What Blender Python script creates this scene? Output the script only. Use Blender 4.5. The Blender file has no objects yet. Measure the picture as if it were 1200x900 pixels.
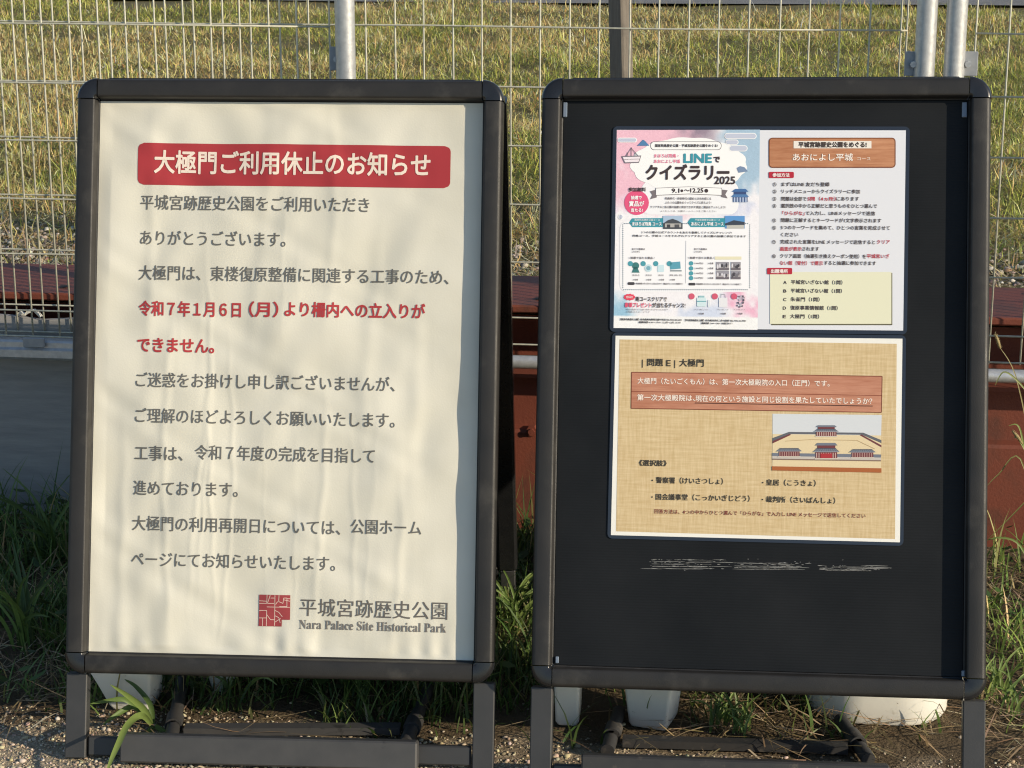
import bpy, math, random
import numpy as np
from mathutils import Matrix, Vector

rng = np.random.default_rng(7)
random.seed(7)
R = math.radians
SC = bpy.context.scene
COL = SC.collection

# ------------------------------------------------------------------ camera, light, exposure
CAM_YAW, CAM_PITCH, CAM_H, FPX = R(6.5374), R(15.2536), 1.333, 2400.0
cam_d = bpy.data.cameras.new('camera')
cam_d.sensor_width = 36.0
cam_d.lens = FPX / 1200 * 36
cam_d.clip_start, cam_d.clip_end = 0.05, 3000
cam = bpy.data.objects.new('camera', cam_d)
COL.objects.link(cam)
cam.location = (0, 0, CAM_H)
cam.rotation_euler = (R(90) - CAM_PITCH, 0, CAM_YAW)
SC.camera = cam

SUN_AZ, SUN_EL = R(65.0), R(20.0)            # azimuth from -Y towards +X
sdir = Vector((math.sin(SUN_AZ) * math.cos(SUN_EL), -math.cos(SUN_AZ) * math.cos(SUN_EL), math.sin(SUN_EL)))
sun_d = bpy.data.lights.new('sun', 'SUN')
sun_d.energy, sun_d.angle, sun_d.color = 5.0, R(0.5), (1.0, 0.86, 0.655)
sun = bpy.data.objects.new('sun', sun_d)
COL.objects.link(sun)
sun.rotation_euler = (-sdir).to_track_quat('-Z', 'Y').to_euler()

W = bpy.data.worlds.new('World')
SC.world = W
W.use_nodes = True
wn = W.node_tree.nodes
sky = wn.new('ShaderNodeTexSky')
sky.sky_type = 'NISHITA'
sky.sun_disc = False
sky.sun_elevation = SUN_EL
sky.sun_rotation = R(180) - SUN_AZ
sky.air_density, sky.dust_density, sky.ozone_density = 1.0, 0.3, 2.0
wn['Background'].inputs[1].default_value = 0.15
W.node_tree.links.new(sky.outputs[0], wn['Background'].inputs[0])

SC.view_settings.view_transform = 'Standard'
SC.view_settings.look = 'None'
SC.view_settings.exposure = 0.10
SC.view_settings.gamma = 1.0
SC.render.engine = 'CYCLES'
SC.cycles.filter_width = 1.15                    # crisp, like a phone picture
SC.cycles.use_denoising = True
SC.cycles.use_adaptive_sampling = False
SC.cycles.sample_clamp_indirect = 2.0

# ------------------------------------------------------------------ measuring helpers
_f = np.array([-math.sin(CAM_YAW) * math.cos(CAM_PITCH), math.cos(CAM_YAW) * math.cos(CAM_PITCH), -math.sin(CAM_PITCH)])
_r = np.array([math.cos(CAM_YAW), math.sin(CAM_YAW), 0.0])
_u = np.cross(_r, _f)
_o = np.array([0, 0, CAM_H])

def ray(px, py):
    return _f + _r * (px - 600) / FPX - _u * (py - 450) / FPX

def on_y(px, py, Y):
    d = ray(px, py)
    return _o + d * Y / d[1]

def on_z(px, py, z=0.0):
    d = ray(px, py)
    return _o + d * (z - CAM_H) / d[2]

class Plane:
    """face of a sign: a to the right, b up in the face, n out of it"""
    def __init__(s, c, yaw, tilt, roll):
        y, t, rr = R(yaw), R(tilt), R(roll)
        ex = np.array([math.cos(y), math.sin(y), 0]); n0 = np.array([math.sin(y), -math.cos(y), 0])
        eu = np.array([0, 0, 1]) * math.cos(t) - n0 * math.sin(t)
        s.ex = ex * math.cos(rr) + eu * math.sin(rr)
        s.eu = eu * math.cos(rr) - ex * math.sin(rr)
        s.n = np.cross(s.ex, s.eu); s.c = np.array(c, float); s.yaw = y
        M = Matrix.Identity(4)
        for i in range(3):
            M[i][0], M[i][1], M[i][2], M[i][3] = s.ex[i], s.eu[i], s.n[i], s.c[i]
        s.M = M
    def at(s, px, py):
        d = ray(px, py); k = ((s.c - _o) @ s.n) / (d @ s.n); P = _o + d * k - s.c
        return float(P @ s.ex), float(P @ s.eu)

# ------------------------------------------------------------------ object helpers
def empty(name, loc=(0, 0, 0), rz=0.0, M=None):
    o = bpy.data.objects.new(name, None)
    COL.objects.link(o)
    o.empty_display_size = 0.1
    if M is not None:
        o.matrix_world = M
    else:
        o.location = loc; o.rotation_euler = (0, 0, rz)
    return o

def mat_of(o):
    return Matrix.LocRotScale(o.location, o.rotation_euler, o.scale) if o is not None else Matrix.Identity(4)

def tag(o, label=None, cat=None, group=None, kind=None):
    for k, v in (('label', label), ('category', cat), ('group', group), ('kind', kind)):
        if v: o[k] = v
    return o

def make(name, v, f, m, parent=None, smooth=False, xf=None, col=None):
    """one mesh object; xf moves the vertices before linking"""
    v = np.asarray(v, float).reshape(-1, 3)
    if xf is not None:
        A = np.array(xf); v = v @ A[:3, :3].T + A[:3, 3]
    me = bpy.data.meshes.new(name)
    if isinstance(f, np.ndarray):
        nf, k = f.shape
        me.vertices.add(len(v)); me.vertices.foreach_set('co', v.astype(np.float32).ravel())
        me.loops.add(nf * k); me.loops.foreach_set('vertex_index', f.astype(np.int32).ravel())
        me.polygons.add(nf); me.polygons.foreach_set('loop_start', np.arange(0, nf * k, k, dtype=np.int32))
        me.polygons.foreach_set('loop_total', np.full(nf, k, dtype=np.int32))
        me.update(calc_edges=True)
    else:
        me.from_pydata([tuple(p) for p in v], [], f)
    if col is not None:
        a = me.color_attributes.new('Col', 'FLOAT_COLOR', 'POINT')
        c = np.ones((len(v), 4), np.float32); c[:, :3] = col
        a.data.foreach_set('color', c.ravel())
    if smooth:
        me.polygons.foreach_set('use_smooth', np.ones(len(me.polygons), bool))
    me.materials.append(m)
    o = bpy.data.objects.new(name, me)
    COL.objects.link(o)
    if parent is not None: o.parent = parent
    return o

class MB:
    def __init__(s): s.v, s.f, s.c = [], [], []
    def add(s, v, f, c=None):
        b = len(s.v); s.v += [tuple(p) for p in v]; s.f += [tuple(i + b for i in q) for q in f]
        s.c += [c if c is not None else (0.5, 0.5, 0.5)] * len(v)
    def box(s, x0, x1, y0, y1, z0, z1, bev=0.0):
        if bev <= 0:
            v = [(x, y, z) for x in (x0, x1) for y in (y0, y1) for z in (z0, z1)]
            s.add(v, [(0, 1, 3, 2), (4, 6, 7, 5), (0, 4, 5, 1), (2, 3, 7, 6), (0, 2, 6, 4), (1, 5, 7, 3)]); return
        b = bev; v = []; idx = {}
        for i, x in enumerate((x0, x1)):
            for j, y in enumerate((y0, y1)):
                for k, z in enumerate((z0, z1)):
                    sx, sy, sz = (b if i == 0 else -b), (b if j == 0 else -b), (b if k == 0 else -b)
                    for ax, p in enumerate(((x, y + sy, z + sz), (x + sx, y, z + sz), (x + sx, y + sy, z))):
                        idx[(i, j, k, ax)] = len(v); v.append(p)
        F = []
        for i in (0, 1):
            q = [idx[(i, 0, 0, 0)], idx[(i, 1, 0, 0)], idx[(i, 1, 1, 0)], idx[(i, 0, 1, 0)]]; F.append(q if i else q[::-1])
            q = [idx[(0, i, 0, 1)], idx[(1, i, 0, 1)], idx[(1, i, 1, 1)], idx[(0, i, 1, 1)]]; F.append(q[::-1] if i else q)
            q = [idx[(0, 0, i, 2)], idx[(1, 0, i, 2)], idx[(1, 1, i, 2)], idx[(0, 1, i, 2)]]; F.append(q if i else q[::-1])
        for i in (0, 1):
            for j in (0, 1):
                F.append((idx[(i, j, 0, 0)], idx[(i, j, 1, 0)], idx[(i, j, 1, 1)], idx[(i, j, 0, 1)]))
                F.append((idx[(i, 0, j, 0)], idx[(i, 1, j, 0)], idx[(i, 1, j, 2)], idx[(i, 0, j, 2)]))
                F.append((idx[(0, i, j, 1)], idx[(1, i, j, 1)], idx[(1, i, j, 2)], idx[(0, i, j, 2)]))
                for k in (0, 1): F.append((idx[(i, j, k, 0)], idx[(i, j, k, 1)], idx[(i, j, k, 2)]))
        s.add(v, F)
    def tube(s, pts, r, n=8, caps=True, c=None):
        P = [np.array(p, float) for p in pts]
        rs = r if hasattr(r, '__len__') else [r] * len(P)
        v, F = [], []; up = None
        for i, p in enumerate(P):
            t = P[min(i + 1, len(P) - 1)] - P[max(i - 1, 0)]; t /= np.linalg.norm(t)
            if up is None:
                up = np.array([0, 0, 1.0]) if abs(t[2]) < .9 else np.array([1.0, 0, 0])
            a = np.cross(t, up); a /= np.linalg.norm(a); b = np.cross(a, t); up = b
            for k in range(n):
                th = 2 * math.pi * k / n
                v.append(p + (a * math.cos(th) + b * math.sin(th)) * rs[i])
        for i in range(len(P) - 1):
            for k in range(n):
                k2 = (k + 1) % n
                F.append((i * n + k, i * n + k2, (i + 1) * n + k2, (i + 1) * n + k))
        if caps: F += [tuple(range(n))[::-1], tuple(range((len(P) - 1) * n, len(P) * n))]
        s.add(v, F, c)
    def extrude(s, prof, place, n):
        """prof: points of a closed section; place(i, p) puts section point p at station i (0..n-1)"""
        k = len(prof); v = [place(i, p) for i in range(n) for p in prof]; F = []
        for i in range(n - 1):
            for j in range(k):
                j2 = (j + 1) % k
                F.append((i * k + j, i * k + j2, (i + 1) * k + j2, (i + 1) * k + j))
        F += [tuple(range(k))[::-1], tuple(range((n - 1) * k, n * k))]
        s.add(v, F)
    def build(s, name, m, parent=None, smooth=False, xf=None, color=False):
        return make(name, s.v, s.f, m, parent, smooth, xf, np.array(s.c) if color else None)

def fix_normals(o):
    import bmesh
    b = bmesh.new(); b.from_mesh(o.data); bmesh.ops.recalc_face_normals(b, faces=b.faces); b.to_mesh(o.data); b.free()
    return o

def smooth_by_angle(o, ang=40):
    me = o.data
    me.polygons.foreach_set('use_smooth', np.ones(len(me.polygons), bool))
    me.set_sharp_from_angle(angle=R(ang))
    return o

# ------------------------------------------------------------------ materials
def lin(c):
    return tuple(((x / 255) / 12.92) if x / 255 <= .04045 else (((x / 255) + .055) / 1.055) ** 2.4 for x in c)

def new_mat(name):
    m = bpy.data.materials.new(name); m.use_nodes = True
    nt = m.node_tree
    return m, nt, nt.nodes['Principled BSDF']

def mat(name, base, rough=.5, metal=0.0, var=None, var_scale=20, var_stretch=(1, 1, 1), bump=0.0, bump_scale=200,
        bump_stretch=(1, 1, 1), spots=None, spot_scale=60, spot_cut=(.62, .7), spec=.5, rvar=0.0):
    m, nt, p = new_mat(name)
    N, L = nt.nodes, nt.links
    tc = N.new('ShaderNodeTexCoord')
    def noise(scale, stretch, detail=6):
        mp = N.new('ShaderNodeMapping'); mp.inputs['Scale'].default_value = stretch
        L.new(tc.outputs['Object'], mp.inputs[0])
        n = N.new('ShaderNodeTexNoise'); n.inputs['Scale'].default_value = scale; n.inputs['Detail'].default_value = detail
        n.inputs['Roughness'].default_value = .62
        L.new(mp.outputs[0], n.inputs[0]); return n.outputs[0]
    p.inputs['Base Color'].default_value = (*base, 1)
    p.inputs['Roughness'].default_value = rough
    p.inputs['Metallic'].default_value = metal
    p.inputs['Specular IOR Level'].default_value = spec
    out = None
    if var is not None:
        r = N.new('ShaderNodeValToRGB'); r.color_ramp.elements[0].position = .32; r.color_ramp.elements[1].position = .68
        r.color_ramp.elements[0].color = (*base, 1); r.color_ramp.elements[1].color = (*var, 1)
        L.new(noise(var_scale, var_stretch), r.inputs[0]); out = r.outputs[0]
    if spots is not None:
        r = N.new('ShaderNodeValToRGB'); r.color_ramp.elements[0].position, r.color_ramp.elements[1].position = spot_cut
        r.color_ramp.elements[0].color = (0, 0, 0, 1); r.color_ramp.elements[1].color = (1, 1, 1, 1)
        L.new(noise(spot_scale, (1, 1, 1)), r.inputs[0])
        mx = N.new('ShaderNodeMix'); mx.data_type = 'RGBA'
        L.new(r.outputs[0], mx.inputs[0])
        if out is None: mx.inputs[6].default_value = (*base, 1)
        else: L.new(out, mx.inputs[6])
        mx.inputs[7].default_value = (*spots, 1); out = mx.outputs[2]
    if out is not None: L.new(out, p.inputs['Base Color'])
    if rvar > 0:
        mr = N.new('ShaderNodeMapRange'); mr.inputs[1].default_value, mr.inputs[2].default_value = .3, .7
        mr.inputs[3].default_value, mr.inputs[4].default_value = rough - rvar, rough + rvar
        L.new(noise(var_scale * 1.7, var_stretch), mr.inputs[0]); L.new(mr.outputs[0], p.inputs['Roughness'])
    if bump > 0:
        b = N.new('ShaderNodeBump'); b.inputs['Strength'].default_value = bump; b.inputs['Distance'].default_value = .002
        L.new(noise(bump_scale, bump_stretch, 4), b.inputs['Height']); L.new(b.outputs[0], p.inputs['Normal'])
    return m

def vcol_mat(name, rough=.6, trans=0.0, spec=.4, noise_amt=0.0, noise_scale=300, sheen=0.0, coat=0.0):
    m, nt, p = new_mat(name); N, L = nt.nodes, nt.links
    a = N.new('ShaderNodeAttribute'); a.attribute_name = 'Col'
    out = a.outputs['Color']
    if noise_amt > 0:
        tc = N.new('ShaderNodeTexCoord'); n = N.new('ShaderNodeTexNoise'); n.inputs['Scale'].default_value = noise_scale
        n.inputs['Detail'].default_value = 3; L.new(tc.outputs['Object'], n.inputs[0])
        mr = N.new('ShaderNodeMapRange'); mr.inputs[1].default_value, mr.inputs[2].default_value = .3, .7
        mr.inputs[3].default_value, mr.inputs[4].default_value = 1 - noise_amt, 1 + noise_amt
        L.new(n.outputs[0], mr.inputs[0])
        mx = N.new('ShaderNodeMix'); mx.data_type = 'RGBA'; mx.blend_type = 'MULTIPLY'; mx.inputs[0].default_value = 1
        L.new(out, mx.inputs[6]); L.new(mr.outputs[0], mx.inputs[7]); out = mx.outputs[2]
    L.new(out, p.inputs['Base Color'])
    p.inputs['Roughness'].default_value = rough; p.inputs['Specular IOR Level'].default_value = spec
    p.inputs['Coat Weight'].default_value = coat
    p.inputs['Coat Roughness'].default_value = .25
    if trans > 0:
        t = N.new('ShaderNodeBsdfTranslucent'); L.new(out, t.inputs[0])
        mx = N.new('ShaderNodeMixShader'); mx.inputs[0].default_value = trans
        L.new(p.outputs[0], mx.inputs[1]); L.new(t.outputs[0], mx.inputs[2])
        L.new(mx.outputs[0], N['Material Output'].inputs[0])
    return m

M = {}
M['frame'] = mat('black anodised frame', (.027, .0255, .024), .48, 0, var=(.017, .0165, .016), var_scale=11, bump=.18, bump_scale=700, rvar=.09, spec=.35,
                 spots=(.062, .058, .052), spot_scale=17, spot_cut=(.55, .85))
M['leg'] = mat('dark grey leg paint', (.043, .043, .044), .5, 0, var=(.032, .033, .034), var_scale=18, bump=.1, bump_scale=700,
               spots=(.16, .15, .13), spot_scale=160, spot_cut=(.74, .78))
M['corner'] = mat('black plastic corner', (.012, .0125, .014), .24, 0, var=(.017, .017, .018), var_scale=60)
M['black'] = mat('black back panel', (.010, .010, .011), .6)
M['dusty'] = mat('dusty base steel', (.040, .038, .036), .55, 0, var=(.026, .026, .027), var_scale=22, spots=(.13, .11, .085), spot_scale=45, spot_cut=(.60, .78))
M['dusty_grey'] = mat('dusty grey base steel', (.062, .061, .060), .5, 0, var=(.046, .046, .047), var_scale=24, spots=(.03, .03, .03), spot_scale=30, spot_cut=(.62, .68))
M['galv'] = mat('galvanised steel', (.46, .47, .48), .42, .55, var=(.60, .61, .61), var_scale=90, bump=.1, bump_scale=600, rvar=.1)
M['galv_old'] = mat('dull galvanised plate', (.28, .30, .32), .5, .3, var=(.36, .37, .38), var_scale=70)
M['wire'] = mat('galvanised fence wire', (.56, .54, .43), .55, .1, var=(.38, .38, .31), var_scale=120)
M['rust'] = mat('rusty red steel', (.125, .025, .012), .72, 0, var=(.175, .043, .02), var_scale=7, bump=.35, bump_scale=180,
                spots=(.055, .02, .013), spot_scale=7, spot_cut=(.54, .76))
M['hole'] = mat('painted hole shade', (.008, .005, .004), .9)
M['plywood'] = mat('weathered grey board', (.33, .32, .305), .8, 0, var=(.25, .245, .238), var_scale=9, var_stretch=(1, 1, 9), bump=.3, bump_scale=60, bump_stretch=(1, 1, 10))
M['timber'] = mat('weathered grey timber', (.21, .18, .145), .85, 0, var=(.13, .11, .09), var_scale=26, var_stretch=(6, 6, .5), bump=.5, bump_scale=90, bump_stretch=(6, 6, .4))
M['plastic'] = mat('white plastic', (.78, .755, .67), .45, 0, var=(.68, .665, .60), var_scale=9, spots=(.42, .38, .29), spot_scale=34, spot_cut=(.66, .8), bump=.05, bump_scale=120)
M['leaf'] = vcol_mat('leaf', .5, .28, .35)
M['straw'] = vcol_mat('straw', .75, .12, .2)
M['pebble'] = vcol_mat('pebble', .85, 0, .3)
M['ink'] = vcol_mat('printed ink', .5, 0, .3, coat=.12)
M['lam'] = mat('clear laminate edge', (.022, .027, .038), .22, 0, spec=.6)
M['tape'] = mat('clear plastic clip', (.16, .20, .26), .2, 0, spec=.7)
M['chalk'] = mat('chalky scratch', (.26, .26, .25), .8)

# poster film: a fine grain under a soft gloss
m, nt, p = new_mat('poster film'); N, L = nt.nodes, nt.links
tc = N.new('ShaderNodeTexCoord')
n1 = N.new('ShaderNodeTexNoise'); n1.inputs['Scale'].default_value = 380; n1.inputs['Detail'].default_value = 3
n2 = N.new('ShaderNodeTexNoise'); n2.inputs['Scale'].default_value = 9; n2.inputs['Detail'].default_value = 5
L.new(tc.outputs['Object'], n1.inputs[0]); L.new(tc.outputs['Object'], n2.inputs[0])
rp = N.new('ShaderNodeValToRGB')
rp.color_ramp.elements[0].position, rp.color_ramp.elements[1].position = .3, .7
rp.color_ramp.elements[0].color = (.575, .556, .465, 1); rp.color_ramp.elements[1].color = (.65, .63, .54, 1)
L.new(n2.outputs[0], rp.inputs[0]); L.new(rp.outputs[0], p.inputs['Base Color'])
bp = N.new('ShaderNodeBump'); bp.inputs['Strength'].default_value = .14; bp.inputs['Distance'].default_value = .0012
L.new(n1.outputs[0], bp.inputs['Height']); L.new(bp.outputs[0], p.inputs['Normal'])
p.inputs['Roughness'].default_value = .5; p.inputs['Coat Weight'].default_value = .25; p.inputs['Coat Roughness'].default_value = .3
M['poster'] = m

# blackboard: fine horizontal flutes
m, nt, p = new_mat('fluted black board'); N, L = nt.nodes, nt.links
tc = N.new('ShaderNodeTexCoord'); wv = N.new('ShaderNodeTexWave'); wv.bands_direction = 'Y'
wv.inputs['Scale'].default_value = 78; wv.inputs['Distortion'].default_value = .35
L.new(tc.outputs['Object'], wv.inputs[0])
n2 = N.new('ShaderNodeTexNoise'); n2.inputs['Scale'].default_value = 6; n2.inputs['Detail'].default_value = 6
L.new(tc.outputs['Object'], n2.inputs[0])
rp = N.new('ShaderNodeValToRGB'); rp.color_ramp.elements[0].position, rp.color_ramp.elements[1].position = .3, .75
rp.color_ramp.elements[0].color = (.0078, .0094, .0115, 1); rp.color_ramp.elements[1].color = (.0155, .0172, .0195, 1)
L.new(n2.outputs[0], rp.inputs[0]); L.new(rp.outputs[0], p.inputs['Base Color'])
bp = N.new('ShaderNodeBump'); bp.inputs['Strength'].default_value = .25; bp.inputs['Distance'].default_value = .0006
L.new(wv.outputs[1], bp.inputs['Height']); L.new(bp.outputs[0], p.inputs['Normal'])
p.inputs['Roughness'].default_value = .6; p.inputs['Specular IOR Level'].default_value = .12
M['board'] = m

# beige cloth-like print and wood-like print, both in the sheets' own coordinates
def print_mat(name, c0, c1, sx, sy, scale):
    m, nt, p = new_mat(name); N, L = nt.nodes, nt.links
    tc = N.new('ShaderNodeTexCoord'); acc = None
    for st in ((sx, 1, 1), (1, sy, 1)):
        mp = N.new('ShaderNodeMapping'); mp.inputs['Scale'].default_value = st
        n = N.new('ShaderNodeTexNoise'); n.inputs['Scale'].default_value = scale; n.inputs['Detail'].default_value = 4
        n.inputs['Roughness'].default_value = .7
        L.new(tc.outputs['Object'], mp.inputs[0]); L.new(mp.outputs[0], n.inputs[0])
        if acc is None: acc = n.outputs[0]
        else:
            a = N.new('ShaderNodeMath'); a.operation = 'ADD'; L.new(acc, a.inputs[0]); L.new(n.outputs[0], a.inputs[1]); acc = a.outputs[0]
    mu = N.new('ShaderNodeMath'); mu.operation = 'MULTIPLY'; mu.inputs[1].default_value = .5; L.new(acc, mu.inputs[0])
    rp = N.new('ShaderNodeValToRGB'); rp.color_ramp.elements[0].position, rp.color_ramp.elements[1].position = .38, .62
    rp.color_ramp.elements[0].color = (*c0, 1); rp.color_ramp.elements[1].color = (*c1, 1)
    L.new(mu.outputs[0], rp.inputs[0]); L.new(rp.outputs[0], p.inputs['Base Color'])
    p.inputs['Roughness'].default_value = .5
    return m
M['cloth_print'] = print_mat('woven beige print', (.53, .385, .19), (.68, .535, .315), 14, 14, 22)
M['wood_print'] = print_mat('wood grain print', (.36, .135, .055), (.56, .27, .14), .4, 16, 16)
M['wood_print_pink'] = print_mat('reddish wood grain print', (.40, .155, .085), (.55, .26, .165), .4, 16, 18)

# grounds
def ground_mat(name, a, b, c, s1, s2):
    m, nt, p = new_mat(name); N, L = nt.nodes, nt.links
    tc = N.new('ShaderNodeTexCoord')
    n1 = N.new('ShaderNodeTexNoise'); n1.inputs['Scale'].default_value = s1; n1.inputs['Detail'].default_value = 8
    n2 = N.new('ShaderNodeTexNoise'); n2.inputs['Scale'].default_value = s2; n2.inputs['Detail'].default_value = 6
    L.new(tc.outputs['Object'], n1.inputs[0]); L.new(tc.outputs['Object'], n2.inputs[0])
    r1 = N.new('ShaderNodeValToRGB'); r1.color_ramp.elements[0].position, r1.color_ramp.elements[1].position = .35, .65
    r1.color_ramp.elements[0].color = (*a, 1); r1.color_ramp.elements[1].color = (*b, 1); L.new(n1.outputs[0], r1.inputs[0])
    mx = N.new('ShaderNodeMix'); mx.data_type = 'RGBA'
    r2 = N.new('ShaderNodeValToRGB'); r2.color_ramp.elements[0].position, r2.color_ramp.elements[1].position = .45, .7
    L.new(n2.outputs[0], r2.inputs[0]); L.new(r2.outputs[0], mx.inputs[0])
    L.new(r1.outputs[0], mx.inputs[6]); mx.inputs[7].default_value = (*c, 1)
    L.new(mx.outputs[2], p.inputs['Base Color'])
    b_ = N.new('ShaderNodeBump'); b_.inputs['Strength'].default_value = .6; b_.inputs['Distance'].default_value = .01
    L.new(n2.outputs[0], b_.inputs['Height']); L.new(b_.outputs[0], p.inputs['Normal'])
    p.inputs['Roughness'].default_value = .95; p.inputs['Specular IOR Level'].default_value = .15
    return m
M['ground'] = ground_mat('sandy soil', (.26, .205, .14), (.36, .29, .20), (.42, .35, .25), 14, 160)
nt = M['ground'].node_tree; N, L = nt.nodes, nt.links          # dark humus, darkened also for the shade under the stands, from the weeds' edge to the beams
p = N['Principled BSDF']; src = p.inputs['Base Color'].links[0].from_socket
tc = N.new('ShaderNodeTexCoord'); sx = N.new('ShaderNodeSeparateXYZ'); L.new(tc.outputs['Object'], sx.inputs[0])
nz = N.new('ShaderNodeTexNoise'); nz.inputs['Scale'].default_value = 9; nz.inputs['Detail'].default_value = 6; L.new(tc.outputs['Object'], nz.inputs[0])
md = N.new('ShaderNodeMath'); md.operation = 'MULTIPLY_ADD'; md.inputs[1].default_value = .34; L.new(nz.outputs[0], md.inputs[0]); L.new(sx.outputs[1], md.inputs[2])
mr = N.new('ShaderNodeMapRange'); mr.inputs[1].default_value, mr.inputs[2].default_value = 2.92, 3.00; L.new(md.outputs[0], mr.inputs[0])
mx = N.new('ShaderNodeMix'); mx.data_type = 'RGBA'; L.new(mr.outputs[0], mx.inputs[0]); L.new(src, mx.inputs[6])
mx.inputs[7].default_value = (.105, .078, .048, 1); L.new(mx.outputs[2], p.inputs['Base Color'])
M['field'] = ground_mat('turf soil', (.11, .095, .04), (.18, .15, .07), (.14, .12, .055), 6, 60)
M['road'] = ground_mat('worn asphalt', (.17, .165, .155), (.22, .21, .20), (.26, .25, .24), 10, 120)

# ------------------------------------------------------------------ ground, field, road
def wob(x, y, k=1.0):
    return (np.sin(x * 7.3 + 1.1 * np.sin(y * 5.1)) * .5 + np.sin(y * 9.7 + 1.3 * np.sin(x * 4.3)) * .35
            + np.sin(x * 23 + y * 17) * .18 + np.sin(x * 41 - y * 37) * .1) * k

def gz(x, y):
    x = np.asarray(x, float); y = np.asarray(y, float)
    near = np.clip((y - 2.85) / .7, 0, 1)
    return .035 * near * near + wob(x, y, .0045) * np.clip((3.0 - np.abs(x)) / 1.5, 0, 1) * np.clip((5 - np.abs(y)) / 1.5, 0, 1) - .004

FZ = .438
def fz(x, y):
    x = np.asarray(x, float); y = np.asarray(y, float)
    return FZ + wob(x * .6, y * .6, .014) * np.clip((20 - y) / 10, 0, 1) * np.clip((12 - np.abs(x)) / 4, 0, 1) * np.clip((y - 3.9) / .3, 0, 1)

def sheet(name, xs, ys, zf, m):
    X, Y = np.meshgrid(xs, ys); Z = zf(X, Y)
    nx, ny = len(xs), len(ys)
    i = np.arange(nx * ny).reshape(ny, nx)
    f = np.stack([i[:-1, :-1], i[:-1, 1:], i[1:, 1:], i[1:, :-1]], -1).reshape(-1, 4)
    o = make(name, np.stack([X, Y, Z], -1), f, m, None, True)
    return tag(o, kind='structure')

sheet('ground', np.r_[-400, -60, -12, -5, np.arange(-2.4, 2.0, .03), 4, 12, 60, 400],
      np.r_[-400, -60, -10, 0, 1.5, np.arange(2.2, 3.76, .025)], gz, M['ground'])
sheet('field', np.r_[-400, -60, -20, np.arange(-8, 7, .12), 20, 60, 400],
      np.r_[3.76, 3.9, np.arange(4.0, 16, .12), 20, 40, 100, 700], fz, M['field'])
sheet('road', np.r_[-400, -40, np.arange(-8, 8, .5), 40, 400], np.r_[10.72, 12, 13, 15.0],
      lambda x, y: FZ + .012 + .006 * np.sin(x * .9) + 0 * y, M['road'])

# ------------------------------------------------------------------ loose cover: grass blades, pebbles, straw
def blades(name, pos, length, width, az, lean, curve, cols, m, segs=2, kind='stuff'):
    """curved tapering blades, one mesh; az = direction they lean to"""
    n = len(pos)
    t = np.linspace(0, 1, segs + 1)
    d = np.stack([np.cos(az), np.sin(az), np.zeros(n)], -1)
    side_a = az + np.pi / 2 + rng.normal(0, .5, n)
    side = np.stack([np.cos(side_a), np.sin(side_a), np.zeros(n)], -1)
    V = np.zeros((n, segs * 2 + 1, 3)); 
    p = pos.copy(); ang = lean.copy(); k = 0
    for i in range(segs + 1):
        w = width * (1 - t[i] ** 1.6) * (.75 + .6 * t[i] * (1 - t[i]) * 2)
        if i < segs:
            V[:, 2 * i] = p - side * w[:, None] / 2; V[:, 2 * i + 1] = p + side * w[:, None] / 2
            st = length / segs
            p = p + (d * np.sin(ang)[:, None] + np.array([0, 0, 1.0]) * np.cos(ang)[:, None]) * st[:, None]
            ang = ang + curve / segs
        else:
            V[:, 2 * i] = p
    q = []
    for i in range(segs - 1): q += [(2 * i, 2 * i + 1, 2 * i + 3), (2 * i, 2 * i + 3, 2 * i + 2)]
    q.append((2 * segs - 2, 2 * segs - 1, 2 * segs))
    F = (np.array(q)[None] + (np.arange(n) * (segs * 2 + 1))[:, None, None]).reshape(-1, 3)
    C = np.repeat(cols[:, None, :], segs * 2 + 1, 1).reshape(-1, 3)
    o = make(name, V.reshape(-1, 3), F, m, None, True, None, C)
    if kind: o['kind'] = kind
    return o

def mixcol(n, pal, wts, jit=.18):
    c = np.array(pal)[rng.choice(len(pal), n, p=np.array(wts) / sum(wts))]
    return np.clip(c * (1 + rng.normal(0, jit, (n, 1))) * (1 + rng.normal(0, .06, (n, 3))), .004, .8)

def smooth_noise(x, y, s):
    """value noise for clumps and patches of colour"""
    g = np.random.default_rng(int(s * 1000)).random((64, 64)); u, v = (x * s) % 63, (y * s) % 63
    i, j = np.floor(u).astype(int), np.floor(v).astype(int); a, b = u - i, v - j
    a, b = a * a * (3 - 2 * a), b * b * (3 - 2 * b)
    return (g[i, j] * (1 - a) + g[(i + 1) % 64, j] * a) * (1 - b) + (g[i, (j + 1) % 64] * (1 - a) + g[(i + 1) % 64, (j + 1) % 64] * a) * b

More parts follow.
